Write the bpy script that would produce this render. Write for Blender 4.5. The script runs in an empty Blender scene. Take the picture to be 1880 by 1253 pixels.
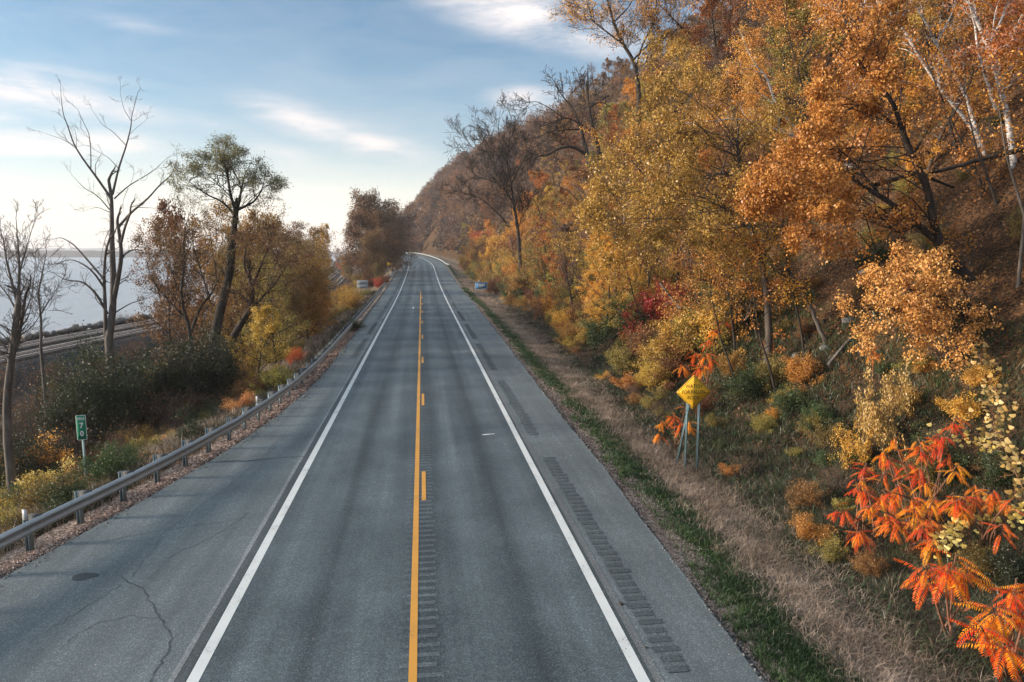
import bpy, math, random
import numpy as np
from mathutils import Vector
R = math.radians
SC = bpy.context.scene
COL = SC.collection

# ------------------------------------------------------------------ camera
FPX = 1265.0; CAMH = 6.93
PITCH = math.atan((626.5 - 463) / FPX); YAW = math.atan(166 * math.cos(PITCH) / FPX)
cd = bpy.data.cameras.new('camera'); cam = bpy.data.objects.new('camera', cd); COL.objects.link(cam)
cam.location = (0.17, 0, CAMH); cam.rotation_euler = (math.pi / 2 - PITCH, 0, -YAW)
cd.sensor_width = 36; cd.lens = FPX / 1880 * 36; cd.clip_end = 20000; cd.clip_start = 0.1
SC.camera = cam
CAMP = np.array([0.17, 0, CAMH])
_fw = np.array([math.sin(YAW) * math.cos(PITCH), math.cos(YAW) * math.cos(PITCH), -math.sin(PITCH)])
_rt = np.array([math.cos(YAW), -math.sin(YAW), 0.0]); _up = np.cross(_rt, _fw)

def ray(x, y):
    return _fw + _rt * (x - 940) / FPX - _up * (y - 626.5) / FPX

def at(x, y, D):
    """world point on the sight line through photo pixel x,y at forward distance D (world Y)"""
    d = ray(x, y); return CAMP + d * (D / d[1])

# ------------------------------------------------------------------ light
SUN_AZ = -88.0; SUN_EL = 13.0
SKY_STR = 0.125; SUN_STR = 4.0; EXPO = 1.1
W = bpy.data.worlds.new("World"); SC.world = W; W.use_nodes = True
nt = W.node_tree; nt.nodes.clear()

def nd(nt, t, **kw):
    n = nt.nodes.new(t)
    for k, v in kw.items():
        if k.startswith('i_'):
            key = k[2:]; key = int(key) if key.isdigit() else key
            s = n.inputs[key]
            if hasattr(v, 'is_output') or isinstance(v, bpy.types.NodeSocket): nt.links.new(v, s)
            else: s.default_value = v
        else: setattr(n, k, v)
    return n

def mth(nt, op, a, b=0.0, c=None, clamp=False):
    n = nt.nodes.new('ShaderNodeMath'); n.operation = op; n.use_clamp = clamp
    for i, v in enumerate((a, b) if c is None else (a, b, c)):
        if isinstance(v, bpy.types.NodeSocket): nt.links.new(v, n.inputs[i])
        else: n.inputs[i].default_value = v
    return n.outputs[0]

def mixc(nt, f, a, b, mode='MIX'):
    n = nt.nodes.new('ShaderNodeMix'); n.data_type = 'RGBA'; n.blend_type = mode
    for s, v in ((n.inputs[0], f), (n.inputs[6], a), (n.inputs[7], b)):
        if isinstance(v, bpy.types.NodeSocket): nt.links.new(v, s)
        elif isinstance(v, (int, float)): s.default_value = v
        else: s.default_value = (*v, 1) if len(v) == 3 else v
    return n.outputs[2]

def build_sky():
    sky = nd(nt, 'ShaderNodeTexSky', sky_type='NISHITA')
    sky.sun_disc = False; sky.sun_elevation = R(SUN_EL); sky.sun_rotation = R(SUN_AZ)
    sky.air_density = 1.0; sky.dust_density = 0.6; sky.ozone_density = 3.0; sky.altitude = 200
    tc = nd(nt, 'ShaderNodeTexCoord')
    sep = nd(nt, 'ShaderNodeSeparateXYZ', i_0=tc.outputs['Generated'])
    az = mth(nt, 'ARCTAN2', sep.outputs[0], sep.outputs[1])
    el = mth(nt, 'ARCSINE', sep.outputs[2])
    vec = nd(nt, 'ShaderNodeCombineXYZ', i_0=az, i_1=el)
    # streaky noise, warped
    mp = nd(nt, 'ShaderNodeMapping', i_Vector=vec.outputs[0]); mp.inputs['Scale'].default_value = (5, 17, 1); mp.inputs['Rotation'].default_value = (0, 0, R(14))
    nz = nd(nt, 'ShaderNodeTexNoise', i_Vector=mp.outputs[0], i_Scale=1.0, i_Detail=9.0, i_Roughness=0.62, i_Distortion=0.5)
    mpb = nd(nt, 'ShaderNodeMapping', i_Vector=vec.outputs[0]); mpb.inputs['Scale'].default_value = (14, 60, 1); mpb.inputs['Rotation'].default_value = (0, 0, R(-18))
    nz2 = nd(nt, 'ShaderNodeTexNoise', i_Vector=mpb.outputs[0], i_Scale=1.0, i_Detail=8.0, i_Roughness=0.65, i_Distortion=0.9)
    clouds = [  # px, py, half width px, half height px, tilt deg (down to the right +), strength
        (40, 165, 200, 36, 6, 1.5), (150, 185, 220, 24, 8, 1.2), (60, 268, 160, 28, 0, 1.6), (190, 262, 170, 26, -4, 1.1),
        (250, 45, 100, 18, 0, .5), (90, 130, 240, 14, 2, .5), (560, 225, 170, 40, 14, 1.15), (690, 265, 150, 30, 8, 1.2),
        (520, 285, 130, 30, 12, .7), (640, 240, 220, 60, 8, .5), (960, 20, 280, 60, 10, 1.5), (1060, 55, 200, 46, 14, 1.3),
        (880, 5, 150, 30, 10, .7), (960, 180, 110, 26, 0, 1.2), (1010, 200, 120, 40, 0, .7), (20, 350, 120, 60, 10, .7),
        (100, 400, 400, 26, 0, .7), (0, 215, 60, 14, 0, .7), (60, 440, 600, 18, 0, .55), (-400, 200, 300, 60, 8, 1.0), (-700, 350, 300, 60, 8, 1.0),
        (1300, -300, 500, 90, 10, 1.0), (300, -400, 500, 90, 10, .8), (380, 225, 180, 22, 10, .45)]
    tot = None
    for (px, py, rx, ry, tl, st) in clouds:
        d = ray(px, py); d = d / np.linalg.norm(d)
        a0 = math.atan2(d[0], d[1]); e0 = math.asin(d[2])
        m = nd(nt, 'ShaderNodeMapping', vector_type='TEXTURE', i_Vector=vec.outputs[0])
        m.inputs['Location'].default_value = (a0, e0, 0); m.inputs['Rotation'].default_value = (0, 0, R(-tl))
        m.inputs['Scale'].default_value = (rx / FPX * .95, ry / FPX * 1.15, 1)
        g = nd(nt, 'ShaderNodeTexGradient', gradient_type='QUADRATIC_SPHERE', i_Vector=m.outputs[0])
        g = mth(nt, 'MULTIPLY', mth(nt, 'POWER', g.outputs['Fac'], .6), st)
        tot = g if tot is None else mth(nt, 'MAXIMUM', tot, g)
    w1 = nd(nt, 'ShaderNodeMapRange', i_0=nz.outputs[0], i_1=.36, i_2=.64)
    w2 = nd(nt, 'ShaderNodeMapRange', i_0=nz2.outputs[0], i_1=.3, i_2=.7)
    w = mth(nt, 'ADD', mth(nt, 'MULTIPLY', w1.outputs[0], .75), mth(nt, 'MULTIPLY', w2.outputs[0], .45))
    cl = mth(nt, 'MULTIPLY', tot, w, clamp=True)
    thin = mth(nt, 'MULTIPLY', w1.outputs[0], .12)
    cl = mth(nt, 'MAXIMUM', cl, thin, clamp=True)
    # cloud colour: creamy pink low, whiter high
    hz = nd(nt, 'ShaderNodeMapRange', i_0=el, i_1=0.0, i_2=.45)
    ccol = mixc(nt, hz.outputs[0], (4.9, 4.15, 3.8), (4.8, 4.5, 4.35))
    # haze lifts the sky towards cream at the horizon
    hf = mth(nt, 'POWER', mth(nt, 'SUBTRACT', 1.0, mth(nt, 'MULTIPLY', el, 2.3, clamp=True)), 4.0)
    base = mixc(nt, mth(nt, 'MULTIPLY', hf, SKY_HAZE), mixc(nt, 1.0, sky.outputs[0], SKY_TINT, 'MULTIPLY'), SKY_HCOL)
    # afterglow low over the water and the road bend
    d = ray(600, 452); m = nd(nt, 'ShaderNodeMapping', vector_type='TEXTURE', i_Vector=vec.outputs[0]); m.inputs['Location'].default_value = (math.atan2(d[0], d[1]), 0.0, 0); m.inputs['Scale'].default_value = (.62, .17, 1)
    g = nd(nt, 'ShaderNodeTexGradient', gradient_type='QUADRATIC_SPHERE', i_Vector=m.outputs[0])
    base = mixc(nt, mth(nt, 'MULTIPLY', g.outputs['Fac'], .9), base, (7.4, 6.2, 4.9))
    col = mixc(nt, mth(nt, 'MULTIPLY', cl, .85), base, ccol)
    # added brightness in the unseen sky overhead, to light the ground
    overhead_fill = nd(nt, 'ShaderNodeMapRange', i_0=el, i_1=.50, i_2=.95)
    col = mixc(nt, mth(nt, 'MULTIPLY', overhead_fill.outputs[0], .55), col, (4.6, 5.1, 5.5))
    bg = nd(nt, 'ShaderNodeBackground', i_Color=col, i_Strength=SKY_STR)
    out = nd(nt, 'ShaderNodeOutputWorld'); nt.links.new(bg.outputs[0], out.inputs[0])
SKY_TINT = (.64, .72, .69); SKY_HAZE = .8; SKY_HCOL = (5.6, 5.0, 4.45)
build_sky()
W.cycles_visibility if False else None

sl = bpy.data.lights.new('sun', 'SUN'); sun = bpy.data.objects.new('sun', sl); COL.objects.link(sun)
sl.energy = SUN_STR; sl.angle = R(8); sl.color = (1.0, .84, .68)
sd = Vector((math.sin(R(SUN_AZ)) * math.cos(R(SUN_EL)), math.cos(R(SUN_AZ)) * math.cos(R(SUN_EL)), math.sin(R(SUN_EL))))
sun.rotation_euler = sd.to_track_quat('Z', 'Y').to_euler(); sun.location = (-50, 50, 60)
SC.view_settings.view_transform = 'Standard'; SC.view_settings.look = 'None'
SC.view_settings.exposure = EXPO; SC.view_settings.gamma = 1; SC.view_settings.use_curve_mapping = False
SC.render.engine = 'CYCLES'
SC.cycles.max_bounces = 6; SC.cycles.transparent_max_bounces = 4; SC.cycles.use_denoising = True
SC.cycles.caustics_reflective = False; SC.cycles.caustics_refractive = False

# ------------------------------------------------------------------ object helpers
def tag(o, label=None, cat=None, group=None, kind=None):
    if label: o['label'] = label
    if cat: o['category'] = cat
    if group: o['group'] = group
    if kind: o['kind'] = kind
    return o

def empty(name, loc=(0, 0, 0), rz=0.0):
    o = bpy.data.objects.new(name, None); COL.objects.link(o)
    o.location = loc; o.rotation_euler = (0, 0, rz); o.empty_display_size = .2
    return o

def mk(name, V, Q=None, T=None, mat=None, parent=None, rnd=None, uv=None, smooth=False):
    """one mesh object from vertex, quad and triangle arrays; rnd is a value per face, uv per vertex"""
    me = bpy.data.meshes.new(name)
    V = np.asarray(V, dtype=np.float32).reshape(-1, 3)
    Q = np.zeros((0, 4), np.int32) if Q is None or len(Q) == 0 else np.asarray(Q, np.int32)
    T = np.zeros((0, 3), np.int32) if T is None or len(T) == 0 else np.asarray(T, np.int32)
    nf = len(Q) + len(T); loops = np.concatenate([Q.ravel(), T.ravel()])
    me.vertices.add(len(V)); me.vertices.foreach_set('co', V.ravel())
    me.loops.add(len(loops)); me.loops.foreach_set('vertex_index', loops)
    me.polygons.add(nf)
    starts = np.concatenate([np.arange(len(Q)) * 4, len(Q) * 4 + np.arange(len(T)) * 3]).astype(np.int32)
    me.polygons.foreach_set('loop_start', starts)
    if smooth: me.polygons.foreach_set('use_smooth', np.ones(nf, bool))
    me.update(calc_edges=True)
    if rnd is not None:
        a = me.attributes.new('rnd', 'FLOAT', 'FACE'); a.data.foreach_set('value', np.asarray(rnd, np.float32))
    if uv is not None:
        l = me.uv_layers.new(name='UVMap'); l.data.foreach_set('uv', np.asarray(uv, np.float32)[loops].ravel())
    o = bpy.data.objects.new(name, me); COL.objects.link(o)
    if mat: me.materials.append(mat)
    if parent: o.parent = parent
    return o

def box_arr(x0, y0, z0, x1, y1, z1):
    V = np.array([(x, y, z) for z in (z0, z1) for y in (y0, y1) for x in (x0, x1)], float)
    Q = np.array([(0, 2, 3, 1), (4, 5, 7, 6), (0, 1, 5, 4), (2, 6, 7, 3), (0, 4, 6, 2), (1, 3, 7, 5)])
    return V, Q

def join(parts):
    Vs, Qs, n = [], [], 0
    for V, Q in parts:
        Vs.append(V); Qs.append(np.asarray(Q) + n); n += len(V)
    return np.concatenate(Vs), np.concatenate(Qs)

def copy_thing(src, loc, rz=0.0, sc=1.0, mats=None):
    c = src.copy(); COL.objects.link(c); c.location = loc; c.rotation_euler = (0, 0, rz)
    c.scale = (sc, sc, sc) if np.isscalar(sc) else sc
    for k in ('label', 'category', 'group', 'kind'):
        if k in c: del c[k]
    for ch in src.children:
        d = ch.copy(); COL.objects.link(d); d.parent = c
        if mats:
            for nm, m in mats.items():
                if d.name.startswith(nm):
                    d.material_slots[0].link = 'OBJECT'; d.material_slots[0].material = m
    return c

# ------------------------------------------------------------------ materials
def new_mat(name):
    m = bpy.data.materials.new(name); m.use_nodes = True; m.node_tree.nodes.clear(); return m, m.node_tree

def ramp(nt, fac, stops):
    n = nt.nodes.new('ShaderNodeValToRGB'); e = n.color_ramp.elements
    while len(e) < len(stops): e.new(0.5)
    for el_, (p, c) in zip(e, stops): el_.position = p; el_.color = (*c, 1)
    nt.links.new(fac, n.inputs[0]); return n.outputs[0]

def fin(nt, col, rough=.8, bump=None, bstr=.3, bdist=.02, metal=0.0, spec=.5):
    b = nd(nt, 'ShaderNodeBsdfPrincipled', i_Roughness=rough, i_Metallic=metal)
    b.inputs['Specular IOR Level'].default_value = spec
    if isinstance(col, bpy.types.NodeSocket): nt.links.new(col, b.inputs['Base Color'])
    else: b.inputs['Base Color'].default_value = (*col, 1)
    if bump is not None:
        bp = nd(nt, 'ShaderNodeBump', i_Strength=bstr, i_Distance=bdist, i_Height=bump); nt.links.new(bp.outputs[0], b.inputs['Normal'])
    o = nd(nt, 'ShaderNodeOutputMaterial'); nt.links.new(b.outputs[0], o.inputs[0]); return b

def noise(nt, vec, scale, detail=4.0, rough=.55, dist=0.0):
    return nd(nt, 'ShaderNodeTexNoise', i_Vector=vec, i_Scale=scale, i_Detail=detail, i_Roughness=rough, i_Distortion=dist).outputs[0]

def mr(nt, v, a, b, c=0.0, d=1.0):
    return nd(nt, 'ShaderNodeMapRange', i_0=v, i_1=a, i_2=b, i_3=c, i_4=d).outputs[0]

def leaf_mat(name, stops, trans=.35, var=.35, clump=.5):
    m, t = new_mat(name)
    at_ = nd(t, 'ShaderNodeAttribute', attribute_name='rnd')
    oi = nd(t, 'ShaderNodeObjectInfo')
    tc = nd(t, 'ShaderNodeTexCoord')
    n = noise(t, tc.outputs['Object'], clump, 3.0)
    f = mth(t, 'ADD', mth(t, 'MULTIPLY', at_.outputs['Fac'], 1 - var), mth(t, 'MULTIPLY', mr(t, n, .35, .65), var), clamp=True)
    c = ramp(t, f, stops)
    hs = nd(t, 'ShaderNodeHueSaturation', i_Color=c)
    t.links.new(mr(t, oi.outputs['Random'], 0, 1, .482, .518), hs.inputs['Hue'])
    t.links.new(mr(t, oi.outputs['Random'], 0, 1, .72, 1.25), hs.inputs['Value'])
    hs.inputs['Saturation'].default_value = .99
    d = nd(t, 'ShaderNodeBsdfDiffuse', i_Color=hs.outputs[0])
    tr = nd(t, 'ShaderNodeBsdfTranslucent', i_Color=hs.outputs[0])
    mx = nd(t, 'ShaderNodeMixShader', i_0=trans, i_1=d.outputs[0], i_2=tr.outputs[0])
    gl = nd(t, 'ShaderNodeBsdfGlossy', i_Roughness=.45, i_Color=(.9, .95, 1, 1))
    m2 = nd(t, 'ShaderNodeMixShader', i_0=.03, i_1=mx.outputs[0], i_2=gl.outputs[0])
    o = nd(t, 'ShaderNodeOutputMaterial'); t.links.new(m2.outputs[0], o.inputs[0]); return m

def P3(a, b, c, d=None):
    return [(0, a), (.4, b), (.75, c), (1, d or c)]
LM = {
    'orange': leaf_mat('orange_leaves', P3((.20, .07, .014), (.54, .20, .028), (.76, .35, .055))),
    'gold': leaf_mat('golden_leaves', P3((.26, .11, .02), (.58, .26, .04), (.80, .44, .09))),
    'ochre': leaf_mat('ochre_leaves', P3((.15, .085, .02), (.38, .21, .04), (.62, .38, .08))),
    'olive': leaf_mat('olive_leaves', P3((.075, .07, .02), (.22, .175, .045), (.44, .33, .08))),
    'brown': leaf_mat('brown_leaves', P3((.07, .035, .017), (.20, .09, .034), (.38, .17, .06))),
    'mauve': leaf_mat('faded_leaves', P3((.10, .065, .048), (.17, .105, .072), (.25, .15, .09))),
    'rust': leaf_mat('rust_leaves', P3((.075, .045, .022), (.20, .12, .045), (.38, .22, .075))),
    'green': leaf_mat('green_leaves', P3((.025, .045, .018), (.05, .085, .03), (.10, .13, .04))),
    'dark': leaf_mat('dark_leaves', P3((.018, .028, .015), (.035, .048, .022), (.06, .065, .028))),
    'willow': leaf_mat('willow_leaves', P3((.08, .08, .035), (.16, .15, .06), (.28, .24, .10))),
    'red': leaf_mat('red_leaves', P3((.30, .03, .02), (.50, .07, .03), (.60, .16, .04))),
    'peach': leaf_mat('peach_leaves', P3((.30, .10, .03), (.58, .235, .07), (.70, .34, .12))),
    'cream': leaf_mat('pale_yellow_leaves', P3((.40, .24, .05), (.64, .42, .10), (.76, .58, .22))),
}

def bark_mat(name, a, b, sc=6.0):
    m, t = new_mat(name); tc = nd(t, 'ShaderNodeTexCoord')
    mp = nd(t, 'ShaderNodeMapping', i_Vector=tc.outputs['Object']); mp.inputs['Scale'].default_value = (1, 1, .25)
    n = noise(t, mp.outputs[0], sc, 6.0, .65)
    fin(t, ramp(t, n, [(.3, a), (.7, b)]), .9, n, .8, .03, spec=.2); return m
BARK = bark_mat('dark_bark', (.018, .015, .013), (.07, .058, .05))
GREYBARK = bark_mat('grey_bark', (.06, .052, .046), (.20, .175, .155))
BROWNBARK = bark_mat('brown_bark', (.05, .04, .034), (.14, .115, .095))
def birch_mat():
    m, t = new_mat('birch_bark'); tc = nd(t, 'ShaderNodeTexCoord')
    mp = nd(t, 'ShaderNodeMapping', i_Vector=tc.outputs['Object']); mp.inputs['Scale'].default_value = (2, 2, 9)
    n = noise(t, mp.outputs[0], 1.3, 5.0, .7)
    n2 = noise(t, tc.outputs['Object'], 1.6, 3.0)
    f = mth(t, 'MULTIPLY', mr(t, n, .38, .5), mr(t, n2, .3, .42))
    fin(t, ramp(t, f, [(0, (.07, .06, .055)), (.6, (.42, .4, .38)), (1, (.62, .6, .58))]), .8, n, .4, .02); return m
BIRCH = birch_mat()

def metal_mat(name, a, b, rough=.45, metal=.6, sc=8.0):
    m, t = new_mat(name); tc = nd(t, 'ShaderNodeTexCoord')
    n = noise(t, tc.outputs['Object'], sc, 7.0, .7)
    n2 = noise(t, tc.outputs['Object'], sc * .13, 3.0)
    c = ramp(t, mth(t, 'ADD', mth(t, 'MULTIPLY', n, .6), mth(t, 'MULTIPLY', n2, .4)), [(.32, a), (.68, b)])
    fin(t, c, rough, n, .15, .004, metal=metal); return m
GALV = metal_mat('galvanised_steel', (.26, .30, .32), (.46, .51, .53), .42, .55)
POSTM = metal_mat('post_steel', (.13, .18, .205), (.27, .34, .37), .5, .4)
WOOD = metal_mat('blockout_wood', (.022, .026, .03), (.06, .066, .07), .8, 0)
RAILM = metal_mat('rail_steel', (.50, .45, .42), (.85, .80, .76), .35, .15)
def paint_mat(name, c, rough=.45, dirt=.15):
    m, t = new_mat(name); tc = nd(t, 'ShaderNodeTexCoord'); n = noise(t, tc.outputs['Object'], 5.0, 5.0)
    col = mixc(t, mth(t, 'MULTIPLY', mr(t, n, .45, .75), dirt), c, tuple(x * .45 for x in c)); fin(t, col, rough, spec=.4); return m
SIGN_Y = paint_mat('sign_yellow', (.86, .48, .03)); SIGN_G = paint_mat('sign_green', (.01, .24, .12)); SIGN_W = paint_mat('sign_white', (.80, .82, .80))
SIGN_B = paint_mat('sign_blue', (.04, .19, .42)); SIGN_K = paint_mat('sign_black', (.02, .02, .02)); SIGN_GR = paint_mat('sign_grey_panel', (.5, .52, .54)); SIGN_BACK = paint_mat('sign_back', (.35, .37, .38))

# ------------------------------------------------------------------ road shape
_CS = np.arange(-400, 5001, 1.0); _CM = -np.interp(_CS, [205, 325, 430, 600], [0, .24, .13, .10]); _CX = np.cumsum(_CM); _CX -= _CX[600]
def cx(s):  # centre line x
    return np.interp(s, _CS, _CX)
def slope(s): return np.interp(s, _CS, _CM)
_S = np.arange(-400, 5001, 1.0)
_g = np.interp(_S, [85, 190, 285, 315, 400], [0, .0365, .0365, 0.0, -.012]); _g = np.where(_S > 500, 0, _g)
_Z = np.cumsum(_g); _Z -= _Z[400]
def zr(s): return np.interp(s, _S, _Z)
def redge(s): return np.interp(s, [8, 14, 23, 33, 55, 90, 160], [5.55, 5.7, 5.95, 6.05, 6.5, 7.1, 7.2])
def gl(s): return np.interp(s, [4, 12, 17, 18.6, 20.1, 21.7, 23.3, 24.9, 26.4, 29.7, 34, 40, 48, 75, 140], [12.4, 10.4, 9.2, 8.78, 8.38, 8.02, 7.7, 7.42, 7.15, 6.78, 6.42, 6.25, 6.25, 6.5, 7.0])
def P2(s, u):
    s = np.asarray(s, float); m = slope(s); k = 1 / np.sqrt(1 + m * m)
    return cx(s) + u * k, s - u * m * k
def inv(X, Y):
    X = np.asarray(X, float); Y = np.asarray(Y, float); s = Y.copy()
    for _ in range(12):
        m = slope(s); k = 1 / np.sqrt(1 + m * m); u = (X - cx(s)) * k + (Y - s) * (-m) * k
        s = s + ((Y - s) * k + (X - cx(s)) * m * k) * .8
    m = slope(s); k = 1 / np.sqrt(1 + m * m)
    return s, (X - cx(s)) * k + (Y - s) * (-m) * k

_rail_px = [(0, 647), (200, 607), (390, 575), (600, 523), (632, 497), (641, 481)]
_rp = []
for (a, b) in _rail_px:
    d = ray(a, b); q = CAMP + d * ((-1.6 - CAMH) / d[2]); _rp.append((q[1], q[0]))
_ry = [y for y, _ in _rp]; _rx = [x for _, x in _rp]
_ry2 = [-200, 0] + _ry[:-1] + [650, 3000]; _rx2 = [_rx[0] - 25, _rx[0] - 7] + _rx[:-1] + [-72, -330]
_yy = np.arange(-200, 3000, 1.0); _xx = np.interp(_yy, _ry2, _rx2)
_ker = np.ones(41) / 41; _xs = np.convolve(np.pad(_xx, 20, mode='edge'), _ker, 'valid')
def Xr(Y): return np.interp(Y, _yy, _xs)

def vnoise(x, y, f, seed=0):
    """smooth value noise"""
    x = np.asarray(x, float) * f + seed * 17.3; y = np.asarray(y, float) * f + seed * 9.1
    xi = np.floor(x); yi = np.floor(y); fx = x - xi; fy = y - yi
    fx = fx * fx * (3 - 2 * fx); fy = fy * fy * (3 - 2 * fy)
    def h(a, b): v = np.sin(a * 127.1 + b * 311.7 + seed * 13.7) * 43758.5453; return v - np.floor(v)
    return (h(xi, yi) * (1 - fx) + h(xi + 1, yi) * fx) * (1 - fy) + (h(xi, yi + 1) * (1 - fx) + h(xi + 1, yi + 1) * fx) * fy - .5

def hgt_su(s, u, X, Y):
    e = redge(s); v = u - e; z0 = zr(s)
    fac = np.interp(s, [-50, 130, 220, 430, 520, 700, 1000, 1500], [1, 1.05, 1.12, 1.15, 1.0, .8, .4, .1])
    low = np.interp(v, [-.05, .3, 1.0, 3, 5, 7], [-.12, -.12, -.24, -.62, -.5, .1])
    hill = np.interp(v, [7, 10, 14, 20, 30, 40, 50, 70, 110, 250, 1000], [0, 2.0, 6.0, 12.6, 24, 35.5, 44, 52, 58, 66, 70])
    bump = (vnoise(X, Y, .12, 1) * 3.2 + vnoise(X, Y, .4, 2) * 1.0) * np.clip((v - 8) / 8, 0, 1) + vnoise(X, Y, .9, 3) * .25 * np.clip((v - 1.5) / 4, 0, 1)
    right = z0 * np.clip(1 - np.clip(v - 40, 0, None) / 60, .3, 1) + low + hill * fac + bump
    w = -u - gl(s)
    lp = np.interp(w, [-.9, -.4, .6, 2, 6, 9, 30], [-.12, -.05, -.22, -.75, -2.5, -3.3, -3.4])
    left = z0 * np.clip(1 - np.clip(w - 1, 0, None) / 22, 0, 1) + lp + vnoise(X, Y, .6, 4) * .35 * np.clip((w - .6) / 3, 0, 1)
    dr = X - Xr(Y)
    emb = -1.95 - np.clip(np.abs(dr) - 4.9, 0, None) / 1.7 + vnoise(X, Y, 1.2, 5) * .12
    left = np.where(dr > 0, np.maximum(left, emb), np.clip(emb, -8, None))
    return np.where(u > 0, np.where(v < 0, z0 - .12, right), np.where(w < -.9, z0 - .12, left))
def ground(X, Y):
    s, u = inv(X, Y); return hgt_su(s, u, np.asarray(X, float), np.asarray(Y, float))

def hit(px, py, above=0.0, dmax=500):
    """point on the sight line where it is `above` over the ground"""
    d = ray(px, py); tt = np.concatenate([np.arange(5, 80, .1), np.arange(80, dmax, .5)])
    P = CAMP[None] + d[None] * tt[:, None] / d[1]
    below = P[:, 2] - ground(P[:, 0], P[:, 1]) < above
    i = np.argmax(below) if below.any() else len(tt) - 1
    return P[i]

# ------------------------------------------------------------------ terrain, water, far shore
def geo(a, b, n, p): return a + (b - a) * (np.linspace(0, 1, n) ** p)
svals = np.concatenate([np.array([-300, -120, -60]), np.arange(-30, 8, 3), np.arange(8, 60, .7), np.arange(60, 160, 1.5), np.arange(160, 420, 3), np.arange(420, 760, 8), np.array([800, 900, 1000, 1500])])
uvals = np.concatenate([np.array([-400, -300, -220, -160, -120]), np.arange(-100, -60, 3), np.arange(-60, -16, 1.2), np.arange(-16, -5, .5), np.array([-4, 0, 4]), np.arange(5, 20, .5), np.arange(20, 80, 1.5), np.arange(80, 130, 5), np.array([150, 200, 300, 500, 1000, 3000])])
Sg, Ug = np.meshgrid(svals, uvals, indexing='ij'); Xg, Yg = P2(Sg, Ug); Zg = hgt_su(Sg, Ug, Xg, Yg)
Zg = np.where(Ug < -280, -8, Zg)
n0, n1 = Sg.shape; idx = np.arange(n0 * n1).reshape(n0, n1)
Qg = np.stack([idx[:-1, :-1], idx[:-1, 1:], idx[1:, 1:], idx[1:, :-1]], -1).reshape(-1, 4)
def ground_mat():
    m, t = new_mat('earth_and_litter'); uv = nd(t, 'ShaderNodeUVMap'); sp = nd(t, 'ShaderNodeSeparateXYZ', i_0=uv.outputs[0])
    tc = nd(t, 'ShaderNodeTexCoord'); ob = tc.outputs['Object']
    u, rr = sp.outputs[0], sp.outputs[1]     # u: metres outside the pavement edge on either side (+ right, - left); rr: distance from the railway axis
    n1 = noise(t, ob, 9.0, 6.0, .7); n2 = noise(t, ob, .5, 4.0); n3 = noise(t, ob, 35.0, 3.0, .7)
    vo = nd(t, 'ShaderNodeTexVoronoi', i_Vector=ob, i_Scale=14.0); vr = nd(t, 'ShaderNodeSeparateColor', i_0=vo.outputs['Color']).outputs[0]
    litter = ramp(t, mth(t, 'ADD', mth(t, 'MULTIPLY', n1, .5), mth(t, 'MULTIPLY', vr, .5)), [(.2, (.018, .012, .009)), (.45, (.055, .032, .018)), (.65, (.13, .065, .03)), (.85, (.24, .12, .05))])
    litter = mixc(t, mr(t, n2, .52, .66), litter, mixc(t, .6, litter, (.035, .04, .018)))
    gravel = ramp(t, mth(t, 'ADD', mth(t, 'MULTIPLY', n3, .5), mth(t, 'MULTIPLY', vr, .4)), [(.25, (.03, .03, .032)), (.5, (.10, .105, .11)), (.8, (.2, .2, .2))])
    strip = ramp(t, vr, [(0, (.12, .095, .08)), (.4, (.30, .23, .18)), (.7, (.48, .38, .30)), (1, (.62, .52, .44))])
    green = ramp(t, n1, [(.3, (.018, .03, .012)), (.6, (.05, .085, .03)), (.8, (.10, .11, .05))])
    tan = ramp(t, n1, [(.3, (.08, .065, .045)), (.6, (.21, .165, .12)), (.8, (.34, .27, .21))])
    j = mth(t, 'ADD', u, mth(t, 'MULTIPLY', mth(t, 'SUBTRACT', n2, .5), .8))
    c = mixc(t, mr(t, j, .05, .2), gravel, strip)
    c = mixc(t, mr(t, j, .7, 1.1), c, green)
    c = mixc(t, mr(t, j, 1.7, 2.2), c, tan)
    c = mixc(t, mr(t, j, 5.5, 7.5), c, litter)
    # left
    l = mixc(t, mr(t, u, -.25, -.6), gravel, strip)
    l = mixc(t, mr(t, j, -1.5, -2.0), l, mixc(t, mr(t, n2, .4, .6), tan, litter))
    c = mixc(t, mth(t, 'LESS_THAN', u, 0.0), c, l)
    dkg = mixc(t, 1.0, gravel, (.45, .50, .53), 'MULTIPLY')
    c = mixc(t, mr(t, mth(t, 'ADD', rr, mth(t, 'MULTIPLY', n1, 3.0)), 12.0, 9.5), c, dkg)
    c = mixc(t, mr(t, rr, 4.7, 4.2), c, mixc(t, .75, gravel, (.045, .032, .027)))
    fin(t, c, .95, mth(t, 'ADD', n1, mth(t, 'MULTIPLY', vr, .4)), .9, .06, spec=.15); return m
vR = Ug - redge(Sg); wL = -Ug - gl(Sg) + .75
UV = np.stack([np.where(Ug > 0, vR, -wL), np.abs(Xg - Xr(Yg))], -1).reshape(-1, 2)
o = mk('ground', np.stack([Xg, Yg, Zg], -1).reshape(-1, 3), Qg, mat=ground_mat(), uv=UV, smooth=True); tag(o, kind='structure')

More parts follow.
